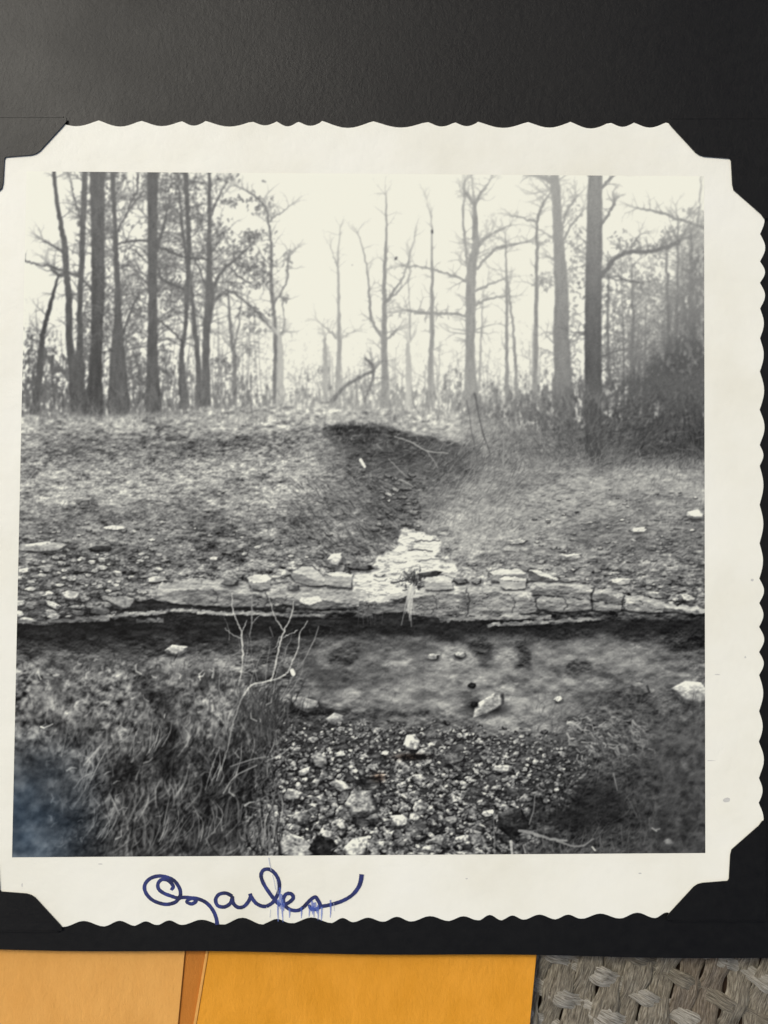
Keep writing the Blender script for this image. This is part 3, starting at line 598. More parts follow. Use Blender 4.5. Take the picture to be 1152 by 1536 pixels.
# right half: stepped and cracked blocks
layer([(612, 888), (640, 882), (676, 880), (712, 879)], [(616, 922), (650, 926), (690, 928), (714, 925)], 8, 188, 118, ledge3, 80)
layer([(700, 879), (740, 876), (776, 880), (800, 884)], [(704, 924), (740, 926), (776, 922), (806, 918)], 9, 184, 130, ledge3, 81)
layer([(794, 878), (806, 872), (830, 871), (862, 874), (892, 881)], [(800, 892), (830, 895), (862, 897), (888, 899)], 6, 178, 132, ledge3, 82)
layer([(806, 894), (840, 896), (870, 899), (888, 901)], [(806, 914), (840, 918), (870, 917), (886, 915)], 4, 156, 120, ledge3, 83)
layer([(888, 882), (912, 884), (940, 890), (950, 896)], [(888, 900), (912, 904), (936, 906), (948, 904)], 5, 176, 122, ledge3, 84)
layer([(892, 903), (912, 905), (934, 907)], [(892, 916), (912, 918), (932, 917)], 3, 150, 104, ledge3, 85)
layer([(938, 898), (956, 892), (980, 898), (1004, 906)], [(934, 914), (956, 918), (980, 919), (1004, 918)], 6, 182, 134, ledge3, 86)
layer([(996, 906), (1024, 908), (1062, 912)], [(996, 917), (1024, 919), (1062, 920)], 4, 186, 104, ledge3, 87)
layer([(660, 926), (720, 924), (770, 921), (826, 924)], [(660, 930), (720, 931), (770, 930), (826, 930)], 2, 146, 104, ledge3, 88)
layer([(730, 934), (804, 931), (860, 928), (905, 926)], [(730, 939), (804, 938), (860, 934), (905, 930)], 2, 140, 90, ledge3, 89)
for pts, t, w in (([(889, 882), (887, 900), (890, 916)], 26, 3), ([(700, 884), (704, 904), (700, 924)], 46, 2), ([(806, 896), (803, 906), (808, 916)], 36, 2.4), ([(936, 892), (933, 904), (936, 916)], 34, 2.6), ([(762, 890), (772, 902), (768, 918)], 60, 1.8), ([(846, 898), (850, 908), (846, 916)], 56, 1.8), ([(650, 892), (654, 908), (648, 922)], 60, 1.8), ([(320, 884), (326, 896), (320, 908)], 60, 1.6), ([(398, 888), (402, 900), (396, 910)], 50, 1.8), ([(788, 888), (794, 897)], 228, 2.2), ([(720, 904), (744, 900), (764, 905)], 176, 2.4), ([(626, 906), (640, 910), (652, 908)], 70, 2)):
    ink([(q[0], q[1], w) for q in pts], t, .55, 1.5, .9, 6)
# overhang shadow
c = Cov(); c.v = sstep(925, 934, YY + 5 * (bl + st)) * sstep(988, 940, YY + 40 * field(40, 20, 65, 3)) * ((ID == face) | (ID == weed))
lay(c, np.clip(32 + 30 * tex2, 18, 80), .72)

# ---- stones on the ledge
for x, y, w, h, t, a, lb in ((347, 873, 26, 13, 120, 0, 'small dark stone on the left end of the ledge top'), (645, 861, 36, 9, 96, 6, 'dark flat stone lying in the stream bed'), (541, 851, 46, 11, 96, -3, 'long dark slab beside the stream bed'), (508, 853, 26, 12, 165, 0, 'low grey stone under the white one'),
        (505, 839, 24, 20, 224, 20, 'upright white stone at the left of the stream bed'), (441, 881, 18, 11, 140, 0, 'small grey stone before the boulder'),
        (613, 857, 16, 10, 232, 0, 'small round white stone in the stream bed'), (852, 870, 30, 8, 150, 0, 'thin slab right of the wedge stone'), (570, 862, 18, 6, 215, 0, 'flat bright stone in the stream bed'), (690, 872, 22, 9, 110, 0, 'dark stone right of the broad block'), (715, 872, 16, 9, 130, 10, 'little grey stone on the right ledge')):
    stone(x, y, w, h, t, a, lb, n=6, shadow=.75)
marks(150, lambda: rnd.gauss(620, 8), lambda: rnd.gauss(872, 7), 80, 40, (4, 10), (.8, 2), (-110, -20), (.5, .8), 1)
block([(371, 866), (382, 861), (402, 863), (408, 869), (398, 874), (374, 873)], [(372, 872), (398, 874), (407, 869), (405, 882), (392, 886), (376, 882)], 208, 138, 'angular pale block on the left ledge', 1)
block([(438, 858), (452, 849), (468, 851), (488, 866), (491, 873), (476, 872), (456, 864)], [(436, 862), (442, 858), (458, 863), (476, 871), (490, 873), (486, 879), (462, 878), (444, 872)], 190, 136, 'large sloping boulder on the ledge', 2)
block([(487, 860), (506, 857), (529, 862), (527, 866), (500, 866)], [(487, 862), (500, 866), (528, 865), (527, 881), (505, 881), (488, 876)], 206, 158, 'squared pale block beside the boulder', 3)
block([(633, 870), (645, 865), (666, 864), (680, 868), (676, 873), (645, 874)], [(634, 872), (648, 874), (678, 872), (679, 884), (640, 885)], 200, 160, 'broad pale block at the right of the stream mouth', 4)
block([(734, 858), (752, 853), (780, 853), (790, 860), (770, 862), (742, 864)], [(734, 861), (744, 864), (770, 862), (789, 860), (788, 870), (748, 873), (736, 870)], 196, 142, 'long pale rock behind the loaf shaped stone', 5)
block([(792, 855), (806, 855), (836, 866), (838, 870), (812, 865)], [(792, 858), (812, 866), (838, 870), (820, 873), (796, 870)], 205, 104, 'dark wedge stone with a white crest', 6)
block([(749, 868), (757, 864), (788, 867), (790, 871), (760, 871)], [(749, 870), (762, 872), (790, 871), (787, 883), (758, 884), (750, 879)], 216, 168, 'loaf shaped stone with a white top on the ledge', 7)
for k in range(9):
    x = 610 + k * 1.1 + U(-1, 1); ink([(x + 4, 880, 1.6), (x, 900, 1.6), (x + U(-8, 3), 918 + U(0, 22), .8)], U(150, 205), .7)
for k in range(7):
    x = U(535, 575); ink([(x, 912, 1.2), (x + U(-3, 3), 935 + U(-4, 6), .7)], 90, .6)

# ---- earth bank below the ledge
patch([(222, 986), (260, 980), (305, 988), (300, 1004), (240, 1006)], 158, .7, 6, 90); patch([(322, 986), (358, 990), (352, 1002), (326, 998)], 165, .6, 6, 91)
patch([(640, 970), (690, 962), (735, 985), (715, 1008), (655, 1004)], 142, .65, 9, 92, 3, 70); patch([(470, 962), (560, 955), (640, 962), (640, 985), (500, 985)], 116, .5, 8, 93)
patch([(790, 962), (900, 958), (1000, 978), (960, 998), (860, 1000), (800, 992)], 132, .55, 8, 94); patch([(790, 1000), (870, 1004), (960, 1000), (955, 1014), (830, 1018), (786, 1010)], 62, .6, 7, 95)
patch([(700, 965), (725, 955), (790, 968), (796, 990), (776, 1008), (720, 1004)], 52, .6, 6, 96); patch([(735, 978), (765, 970), (784, 984), (772, 998), (742, 998)], 140, .8, 4, 97)
patch([(728, 1068), (800, 1040), (880, 1050), (890, 1090), (800, 1108), (730, 1100)], 138, .6, 9, 98); patch([(540, 1010), (650, 1000), (700, 1040), (640, 1066), (540, 1062)], 120, .5, 9, 99)
patch([(450, 985), (520, 970), (560, 1000), (520, 1030), (450, 1022)], 66, .5, 10, 100); patch([(860, 1040), (940, 1034), (985, 1060), (960, 1088), (880, 1082)], 58, .6, 10, 101)
patch([(1000, 950), (1060, 940), (1060, 985), (1010, 980)], 44, .6, 8, 102); patch([(430, 1050), (480, 1060), (600, 1066), (600, 1076), (520, 1078), (440, 1072)], 34, .6, 5, 103, 2)
patch([(40, 990), (90, 985), (110, 1040), (60, 1075), (30, 1050)], 122, .5, 10, 104); patch([(560, 970), (585, 968), (580, 990), (550, 1000), (530, 990)], 64, .5, 8, 105)
for q, t in (([(470, 975), (500, 968), (520, 985), (500, 1000), (480, 998)], 128), ([(480, 1005), (520, 1000), (530, 1016), (490, 1020)], 60), ([(860, 985), (880, 978), (884, 1000), (850, 1006)], 58), ([(600, 965), (640, 960), (650, 975), (610, 980)], 120), ([(655, 972), (690, 968), (700, 980), (670, 985)], 178), ([(690, 990), (715, 985), (722, 1000), (700, 1004)], 172), ([(642, 990), (668, 988), (670, 1000), (648, 1002)], 165), ([(420, 1035), (470, 1030), (480, 1045), (430, 1050)], 140), ([(960, 985), (1050, 990), (1050, 1002), (970, 998)], 124), ([(780, 1085), (830, 1078), (836, 1090), (800, 1098)], 165), ([(690, 1040), (720, 1032), (722, 1050), (700, 1056)], 66)):
    patch(q, t, .6, 8, int(q[0][0]) % 29, 1.8, 60)
c = Cov(); c.v = blur((ID == face).astype(float), 3) * sstep(940, 965, YY)
dk = sstep(.05, .12, field(42, 17, 180, 5)); lt = sstep(.06, .15, field(34, 14, 181, 5))
c1 = Cov(); c1.v = c.v * dk; lay(c1, np.clip(60 + 40 * tex2, 18, 120), .42); c1.v = c.v * lt; lay(c1, np.clip(TONE + 50 + 70 * tex2, 40, 200), .5)
rnd.seed(9)
marks(1700, lambda: U(440, 1057), lambda: U(945, 1085), lambda x, y: U(0, 180), 30, (2, 7), (.7, 2), (-42, 42), (.25, .6), 1.1)
marks(260, lambda: rnd.gauss(585, 36), lambda: rnd.gauss(1030, 34), 80, 40, (3, 8), (.7, 1.4), (-60, 30), (.3, .6), 1)
c = poly([(440, 968), (560, 958), (760, 956), (960, 962), (1050, 985), (1040, 1030), (930, 1050), (880, 1080), (700, 1086), (560, 1074), (450, 1050)], 14, 20, 18, 12)
gs = blur(G, 2.6); lay(c, gs * .62 + (TONE + 14) * .44, .62)
for q, t in (([(660, 972), (690, 966), (716, 980), (712, 1000), (664, 1000)], 158), ([(742, 976), (768, 972), (782, 986), (764, 998), (744, 996)], 146), ([(700, 962), (735, 960), (736, 976), (712, 984)], 58), ([(776, 966), (796, 976), (796, 1000), (770, 1006)], 62), ([(500, 968), (545, 964), (540, 990), (510, 1004), (490, 990)], 68), ([(850, 992), (880, 988), (890, 1004), (850, 1010)], 66), ([(560, 1064), (640, 1066), (640, 1074), (560, 1074)], 44)):
    patch(q, t, .6, 7, int(q[0][0]) % 23, 2.2, 46)
for x, y, w, h, t, a, lb in ((264, 976, 32, 16, 168, 0, 'smooth domed stone under the left ledge'), (456, 1055, 48, 20, 128, -10, 'overhanging stone with a black hollow below it'), (505, 1079, 30, 18, 175, 8, 'square pale stone at the top of the gravel'), (734, 1057, 62, 24, 168, 34, 'long tilted rock leaning on the earth bank'), (1040, 1040, 56, 40, 178, -22, 'pale sloping boulder at the right edge of the print'), (960, 1034, 26, 22, 112, 0, 'dull stone beside the pale boulder'),
        (838, 1049, 13, 9, 205, 0, 'white chip on the earth bank'), (130, 1037, 34, 18, 128, 0, 'half buried stone in the weeds'), (708, 1028, 12, 8, 60, 0, 'small dark stone on the earth bank'), (712, 1056, 12, 9, 50, 0, 'dark stone above the tilted rock'), (395, 1010, 40, 16, 96, 0, 'dark rock behind the twigs'), (395, 1064, 34, 14, 110, 0, 'grey stone behind the sapling foot'), (650, 985, 20, 10, 150, 0, 'rough pale lump below the ledge'), (690, 982, 18, 11, 155, 0, 'chalky lump below the ledge')):
    stone(x, y, w, h, t, a, lb, n=6, shadow=.8)

# ---- gravel bed, far to near
rnd.seed(123)
gp = poly(GRAV, 10, 6, 16); gm_ = np.zeros((CH, CW)); gm_[gp.s] = gp.v
gb = blur(gm_, 11); G[:] = G * (1 - .6 * gb) + (66 + 70 * tex2) * .6 * gb
inG = lambda x, y: gb[min(CH - 1, int(y - CY0)), int(x - CX0)] > rnd.uniform(.08, .85)
pool = []
for _ in range(4300):
    x, y = U(360, 885), 1080 + 212 * rnd.random()
    if not inG(x, y): continue
    k = (y - 1082) / 208; w = (4.4 + 6.4 * k) * math.exp(rnd.gauss(0, .46))
    if x > 640 and rnd.random() < .5: w *= .75
    fall = 1 - .3 * sstep(690, 850, x) * k
    pool.append((y, x, w, w * U(.38, .8), rnd.triangular(62, 182, 108) * fall, U(-45, 45)))
for y, x, w, h, t, a in sorted(pool): stone(x, y, w, h, t, a, own=w > 8, n=rnd.choice((5, 6, 7)), shadow=.55, grit=.3)
for x, y, w, h, t, a, lb in sorted(((617, 1114, 25, 26, 218, 8, 'white pyramid shaped stone at the top of the gravel'), (543, 1207, 46, 44, 158, 22, 'largest rough grey stone in the gravel'), (599, 1232, 29, 19, 222, 4, 'bright oval stone in the middle gravel'), (622, 1226, 18, 12, 205, 20, 'small pale stone next to the bright oval one'),
        (532, 1274, 40, 32, 205, 30, 'pale triangular stone at the bottom edge'), (440, 1270, 56, 40, 178, -20, 'broad pale stone at the bottom edge'), (492, 1252, 22, 14, 218, 0, 'white stone above the dark boulder'), (484, 1272, 42, 34, 58, 0, 'dark boulder at the bottom edge'), (453, 1226, 28, 18, 160, 15, 'egg shaped grey stone in the gravel'), (440, 1192, 30, 17, 188, -5, 'pale stone near the weeds'),
        (457, 1157, 24, 10, 215, 24, 'tilted white chip in the upper gravel'), (478, 1140, 26, 20, 170, -30, 'leaning grey stone in the upper gravel'), (510, 1178, 30, 16, 198, -24, 'split pale stone in the gravel'), (511, 1131, 18, 8, 225, 8, 'bright flat chip in the upper gravel'), (558, 1177, 22, 17, 160, 0, 'domed stone in the gravel'), (637, 1128, 30, 15, 190, 18, 'pale slab right of the white pyramid stone'), (682, 1139, 36, 18, 110, 14, 'dark rounded stone in the right gravel'), (733, 1220, 20, 10, 212, 0, 'bright block in the right gravel'), (752, 1153, 30, 12, 205, 4, 'pale flat stone at the right of the gravel'), (767, 1187, 28, 14, 130, -30, 'curved grey stone at the right of the gravel'),
        (823, 1245, 34, 14, 120, 0, 'flat stone among the right weeds'), (768, 1232, 52, 44, 74, 0, 'dark hump of earth at the right of the gravel'), (578, 1130, 14, 9, 190, 0, 'pale chip in the upper gravel'), (560, 1228, 20, 14, 120, 0, 'dull stone under the largest grey one'), (512, 1237, 16, 15, 205, 0, 'round pale stone in the lower gravel'), (470, 1110, 18, 10, 180, 20, 'pale stone at the top left of the gravel'), (678, 1230, 20, 13, 150, 0, 'grey stone in the lower right gravel'), (657, 1260, 22, 15, 150, 0, 'grey stone near the bottom edge'), (600, 1265, 20, 14, 140, 0, 'dull grey stone near the bottom edge'), (700, 1268, 20, 13, 130, 0, 'dull stone near the bottom right gravel')), key=lambda q: q[1]):
    stone(x, y, w, h, t * .86, a, lb, n=6, shadow=.7, grit=.26)
patch([(585, 1166), (540, 1162), (530, 1176), (548, 1184)], 30, .7, 3, 110, 1.5, 10); patch([(600, 1133), (640, 1131), (638, 1139), (604, 1140)], 34, .8, 2, 111, 1.2, 8)
marks(700, lambda: U(390, 860), lambda: U(1095, 1288), lambda x, y: U(0, 180), 20, (3, 11), (.7, 1.5), (-40, 90), (.3, .7), 1, cond=inG)

def clump(x, y, n, h, lean=8, fan=22, t=(70, 170), w=(.9, 2.), a=(.35, .8), sx=14, sy=8):
    '''a tuft of bent grass blades rooted round (x, y)'''
    for _ in range(n):
        bx, by = rnd.gauss(x, sx), rnd.gauss(y, sy); L = h * rnd.uniform(.45, 1.1); an = math.radians(90 - lean + rnd.gauss(0, fan)); bend = rnd.gauss(0, .35) - .012 * math.degrees(an - math.pi / 2) * .6
        mx, my = bx + .55 * L * math.cos(an), by - .55 * L * math.sin(an); ex, ey = mx + .45 * L * math.cos(an + bend), my - .45 * L * math.sin(an + bend); ww = rnd.uniform(*w)
        ink([(bx, by, ww * .7), (mx, my, ww), (ex, ey, .4)], rnd.triangular(t[0], t[1], t[0] + .35 * (t[1] - t[0])), rnd.uniform(*a), 1., 0, 3)
# ---- weeds, lower left
rnd.seed(31)
wl = Cov(); wl.v = blur((ID == weed).astype(float), 10); lf = field(11, 9, 140, 4); lf2 = field(6, 7, 141, 3)
ldr = sstep(1060, 1160, YY)
lay(wl, np.clip(TONE * (1.16 + 2.1 * lf + relief(lf, 2.6) + 1.4 * lf2 + relief(lf2, 1.4)), 16, 200), .85 * sstep(1300, 1020, YY) + .12)
wb = np.zeros((CH, CW))
for k_ in range(3): wb = np.maximum(wb, np.clip(1.2 - np.abs(field(20, 26, 160 + k_, 3)) / .014, 0, 1) * sstep(-.05, .12, field(40, 40, 170 + k_, 2)))
c = Cov(); c.v = wb * wl.v; lay(c, TONE + 60, .5)
for q_, t_, a_ in (([(300, 1110), (390, 1090), (410, 1150), (390, 1210), (320, 1220), (290, 1160)], 26, .6), ([(160, 1140), (240, 1150), (250, 1180), (170, 1175)], 28, .5), ([(200, 1190), (280, 1180), (300, 1225), (220, 1230)], 30, .45), ([(40, 1130), (100, 1125), (110, 1160), (50, 1165)], 40, .5), ([(395, 1060), (425, 1070), (425, 1110), (400, 1100)], 26, .55), ([(250, 1090), (300, 1085), (290, 1110), (245, 1115)], 36, .4), ([(110, 1090), (150, 1080), (160, 1110), (115, 1115)], 44, .4)):
    patch(q_, t_, a_, 16, int(q_[0][0]) % 31, 7, 26, lf)
for q_, t_, a_ in (([(45, 1030), (95, 1025), (108, 1060), (80, 1080), (50, 1070)], 150, .5), ([(100, 990), (180, 985), (170, 1010), (110, 1015)], 112, .4), ([(220, 1000), (330, 995), (330, 1025), (230, 1030)], 128, .4), ([(210, 1105), (290, 1060), (320, 1080), (240, 1130)], 104, .35), ([(90, 1105), (180, 1110), (150, 1135), (95, 1130)], 98, .4), ([(270, 1240), (360, 1230), (350, 1280), (280, 1285)], 84, .35)):
    patch(q_, t_, a_, 16, int(q_[0][0]) % 29, 6, 60, lf)
inL = lambda x, y: y > 985 + (40 if x > 350 else 0) and x < 420 - max(0, (y - 1120)) * .12
marks(2600, lambda: U(24, 430), lambda: U(990, 1290), lambda x, y: 60 + 14 * math.sin(x / 30), 28, (5, 16), (.9, 2.2), (-50, 34), (.3, .7), 1.2, curve=.25, cond=inL)
for sx, sy, n, a0 in ((150, 1120, 160, 62), (240, 1150, 230, 60), (330, 1140, 220, 72), (380, 1180, 160, 82), (300, 1230, 240, 64), (190, 1240, 200, 56), (390, 1260, 200, 78), (110, 1200, 90, 58), (80, 1090, 70, 75), (330, 1060, 150, 80), (250, 1060, 120, 70)):
    marks(n, lambda: rnd.gauss(sx, 34), lambda: rnd.gauss(sy, 26), a0, 16, (10, 36), (.8, 2.0), (-10, 80), (.2, .55), 1.2, curve=.35, cond=inL)
    marks(n // 3, lambda: rnd.gauss(sx, 34), lambda: rnd.gauss(sy + 12, 26), a0, 30, (10, 26), (1.5, 4), (-50, -15), (.3, .6), 1.8, curve=.2, cond=inL)
marks(620, lambda: U(40, 420), lambda: U(990, 1190), lambda x, y: U(0, 180), 25, (3, 9), (1.4, 4), (20, 95), (.3, .65), 1.5, curve=.3, cond=inL)
marks(150, lambda: U(120, 430), lambda: U(1060, 1286), 64, 20, (14, 52), (.8, 1.7), (40, 110), (.3, .65), 1., curve=.4, cond=inL)
marks(420, lambda: U(40, 420), lambda: U(1000, 1220), lambda x, y: U(0, 360), 20, (3, 8), (2, 5), (-45, 85), (.3, .65), 1.3, curve=.4, cond=inL)
marks(260, lambda: rnd.gauss(405, 22), lambda: rnd.gauss(1070, 28), 70, 18, (10, 30), (1, 2.6), (-40, 20), (.3, .6), 1.4, curve=.15)
for x_, y_, n_, h_, l_ in ((90, 1120, 26, 44, 6), (150, 1150, 34, 52, 10), (210, 1130, 34, 52, 14), (270, 1120, 34, 56, 14), (330, 1110, 30, 54, 8), (120, 1210, 30, 50, 18), (190, 1220, 40, 58, 20), (260, 1200, 44, 64, 20), (320, 1190, 40, 62, 16), (375, 1180, 34, 60, 4), (230, 1275, 44, 60, 24), (300, 1278, 48, 64, 22), (355, 1280, 46, 66, 14), (400, 1276, 40, 60, 8), (170, 1284, 36, 54, 26), (395, 1130, 30, 56, -4), (412, 1215, 26, 46, -8), (340, 1240, 34, 60, 14)):
    clump(x_, y_, n_ // 2, h_ * .8, l_, 30, (18, 44), (1.4, 3.2), (.3, .6), 18, 10)
    clump(x_, y_, int(n_ * .55), h_, l_, 26, (56, 165 if y_ > 1160 else 185), (.8, 2.6))
clump(392, 1096, 70, 70, 4, 26, (36, 120), (.8, 1.6), (.4, .8), 16, 14); clump(365, 1050, 40, 40, 0, 26, (50, 130), (.8, 1.5), (.3, .7), 24, 10)
marks(40, lambda: U(40, 130), lambda: U(1000, 1100), 20, 30, (6, 14), (2, 5), (20, 60), (.3, .6), 2)
# the tangle is out of focus and mottled: light and dark drifts over the blades
wl.v = blur((ID == weed).astype(float), 14); big_ = field(64, 46, 210, 3); mid_ = field(24, 20, 211, 3)
gl = blur(G, 1.5); a_ = .55 * wl.v; G[:] = (G * (1 - a_) + gl * a_) * (1 + wl.v * (.9 * big_ + .7 * mid_))
marks(90, lambda: U(60, 410), lambda: U(1010, 1270), lambda x, y: U(20, 120), 25, (5, 16), (1.4, 3.2), (45, 110), (.4, .75), 1.2, curve=.4, cond=inL)
for x_, y_, l_ in ((250, 1262, 26), (150, 1255, 30), (330, 1170, 20), (228, 1120, 24), (300, 1255, 22), (392, 1268, 10), (120, 1180, 20)): clump(x_, y_, 9, 58, l_, 10, (110, 180), (.9, 1.8), (.45, .8), 10, 6)
# ---- weeds, lower right
wr = Cov(); wr.v = blur((ID == weedr).astype(float), 10); lay(wr, np.clip(TONE * (1 + 1.2 * lf + relief(lf, 2.6) + .7 * lf2), 18, 170), .7)
inR = lambda x, y: x > 850 - (y - 1150) * .75 or y < 1150
marks(1500, lambda: U(790, 1057), lambda: U(1050, 1288), lambda x, y: 70 + 35 * math.sin(x / 24), 30, (6, 20), (1, 2.6), (-30, 32), (.25, .5), 1.8, curve=.25, cond=inR)
marks(230, lambda: U(850, 1050), lambda: U(1060, 1210), lambda x, y: -30 + 60 * math.sin(x / 17), 30, (6, 15), (2, 4.5), (0, 50), (.25, .5), 2., curve=.35, cond=inR)
marks(110, lambda: U(850, 975), lambda: U(1075, 1135), -28, 25, (6, 17), (1.4, 3.2), (30, 95), (.4, .75), 1.3, curve=.4)
marks(90, lambda: U(770, 1057), lambda: U(1180, 1286), 68, 20, (12, 40), (.8, 1.6), (20, 60), (.3, .6), 1.1, curve=.2)
for x_, y_, n_, h_, l_ in ((900, 1130, 26, 40, -20), (960, 1140, 26, 46, 20), (1010, 1170, 30, 50, 10), (880, 1180, 24, 40, 26), (940, 1210, 26, 46, 10), (1000, 1240, 30, 50, 16), (1040, 1280, 26, 50, 10), (900, 1284, 30, 40, 20), (840, 1284, 26, 34, 10), (790, 1284, 22, 30, 0), (960, 1284, 26, 44, 14), (1040, 1110, 24, 50, 24)):
    clump(x_, y_, n_, h_, l_, 30, (50, 132), (1., 2.4), (.25, .55), 20, 12)
patch([(845, 1180), (900, 1170), (935, 1190), (930, 1235), (870, 1240), (840, 1215)], 34, .65, 12, 120, 9, 14)
patch([(770, 1225), (800, 1200), (850, 1215), (850, 1240), (790, 1240)], 34, .5, 8, 121, 6, 10)
for pts, t in (([(779, 1246, 5), (800, 1250, 5), (825, 1258, 4), (850, 1262, 3)], 140), ([(803, 1192, 1.5), (800, 1215, 2), (794, 1236, 2)], 120), ([(766, 1262, 4), (768, 1285, 3)], 175), ([(784, 1268, 2), (788, 1280, 2)], 150), ([(741, 1222, 1.5), (742, 1284, 1.5)], 120), ([(835, 1262, 3), (870, 1270, 2.5), (890, 1258, 1.5)], 130), ([(920, 1160, 2), (926, 1185, 1.5)], 125)):
    ink(pts, t, .75, 1.2, .5)
stone(1002, 1263, 14, 10, 130, 0, 'pale blurred leaf in the right weeds', shadow=0, name='printed_leaf')

# ---- bare sapling before the ledge
sap = piece('printed_sapling', 'bare pale twiggy sapling standing before the dark overhang')
c = Cov(300, 500, 860, 1230); d = Cov(300, 500, 860, 1230)
for pts in ([(347.6, 889, 1.5), (349, 913, 2.6), (357, 936, 2.8), (362, 947, 3), (363, 965, 3.4), (364, 986, 3.2), (362, 1007, 2.4), (358, 1028, 1.4)], [(370, 931, 1.6), (366, 941, 1.8), (362, 949, 2)], [(338, 943, 1.5), (348, 951, 1.8), (360, 957, 2)],
            [(405, 896, 1.5), (409, 918, 2), (419, 936, 2.2), (426, 946, 2.4)], [(441, 901, 2.2), (436, 926, 2.6), (426, 947, 3), (419, 968, 3.2), (415, 988, 3.2), (411, 1007, 3.4), (407, 1021, 3)], [(446, 945, 2), (434, 952, 1.6), (424, 958, 1.6)], [(419, 955, 1.4), (416, 968, 1.6), (410, 974, 1)],
            [(461, 931, 1.6), (449, 952, 2), (448, 970, 2), (437, 996, 2.2), (432, 1007, 2.4), (424, 1014, 2.8), (406, 1021, 3), (381, 1026, 3), (372, 1033, 4), (366, 1042, 3)]):
    line(c, [(x, y, w * .68) for x, y, w in pts], 5, 1., .5)
for pts in ([(378, 871, 1.4), (378, 900, 2), (378, 918, 2.4), (377, 939, 2), (374, 955, 1.2)], [(396, 919, 1.4), (386, 926, 1.6), (378, 936, 1.8)], [(478, 939, 1.2), (469, 965, 1.6), (453, 996, 1.2)], [(405, 940, 1), (410, 955, 1.2)]):
    line(d, pts, 5, 1., .25)
line(d, [(367, 1040, 3), (361, 1052, 2.4), (354, 1072, 2), (347, 1095, 2), (341, 1124, 1.6), (332, 1154, 1.2)], 5, 1., .4)
for x0, y0, x1, y1 in ((386, 1020, 376, 962), (398, 1030, 404, 975), (352, 1030, 344, 985), (372, 1040, 388, 990), (410, 1040, 424, 985), (420, 1050, 446, 1000), (340, 1060, 330, 1010), (430, 1045, 452, 1010), (362, 1010, 372, 965), (344, 960, 338, 930), (427, 985, 436, 960)):
    line(d, [(x0, y0, 1.2), ((x0 + x1) / 2 + rnd.gauss(0, 3), (y0 + y1) / 2, 1.1), (x1, y1, .6)], 4, 1., .3); twig(d, x1, y1, math.atan2(y0 - y1, x1 - x0), 12, .9, 1, .4, 1.)
lay(d, 142, .75, sap); lay(c, 180 + 70 * FINE, .88, sap)
ink([(438, 1006, 6), (440, 1011, 6)], 228, .95, pid=piece('printed_stone', 'tiny white fleck beside the sapling'))
for pts, t in (([(345, 1150, 1.5), (375, 1140, 2), (398, 1135, 2)], 125), ([(335, 1190, 2), (352, 1165, 2.2), (385, 1148, 2)], 130), ([(330, 1120, 1), (318, 1150, 1.6), (308, 1185, 1)], 128)):
    ink(pts, t, .8, 1.1)
# flecks and scratches in the emulsion
for x, y, x1, y1, r, t in ((648, 346, 648.5, 349, 1.2, 60), (593, 389, 595, 386, 1.3, 90), (978, 1242, 985, 1247, .7, 225), (984, 1245, 990, 1243, .6, 225), (888, 1270, 893, 1276, .7, 225), (61, 1090, 66, 1092, 1.1, 215), (66, 1092, 79, 1086, .7, 170), (528, 397, 529, 398, 1, 170)):
    ink([(x, y, 2 * r), (x1, y1, 2 * r)], t, .9)

# ---- how the old lens and paper render it: soft top, grain, tint
k = sstep(700, 600, YY); soft2 = blur(G, 1.25); soft2 = soft2 + .25 * (soft2 - blur(soft2, 2.4)); soft1 = blur(G, .62); soft1 = soft1 + .30 * (soft1 - blur(soft1, 1.8))
F = soft1 * (1 - k) + soft2 * k
rb = sstep(900, 1010, XX) * sstep(1030, 1120, YY); F = F * (1 - .75 * rb) + blur(G, 2.1) * .75 * rb
lb = sstep(150, 40, XX) * sstep(1080, 1180, YY); F = F * (1 - .8 * lb) + blur(G, 2.6) * .8 * lb
F = F + (.20 * sstep(930, 990, YY) + .22 * sstep(650, 560, YY) * sstep(250, 200, blur(F, 9)) + .12) * (F - blur(F, 11))
F += 3.2 * blur(rng.normal(0, 1, G.shape), .8) * 2.0 * (1 - .65 * sstep(150, 225, F))
F = np.clip((F - 128) * 1.08 + 130, 12, 239)
t = F / 255.
RGB = np.stack([F * (.978 + .022 * t), F * (.990 + .010 * t), F * (.990 - .065 * t ** 2)], -1)
blue = (sstep(190, 30, XX) * sstep(1070, 1240, YY) * (.75 + .5 * (field(40, 40, 130, 3))))[..., None]  # bluish glare and silver mirroring at lower left, painted into the print's colour
RGB = RGB * (1 - .8 * blue) + (RGB * .55 + np.array([22, 40, 58])) * .8 * blue
for bx, by, w, h in ((615, 1135, 20, 4), (568, 1166, 9, 6)):
    e = np.exp(-((XX - bx) / w) ** 2 - ((YY - by) / h) ** 2)[..., None] * .7; RGB = RGB * (1 - e) + RGB * np.array([1.15, .9, .72]) * e

# ---------------------------------------------------------------- the picture as print cells
QUAD = [(40, 257), (1056, 264.5), (1058, 1279.5), (18, 1286)]
NX, NY = 840, 830
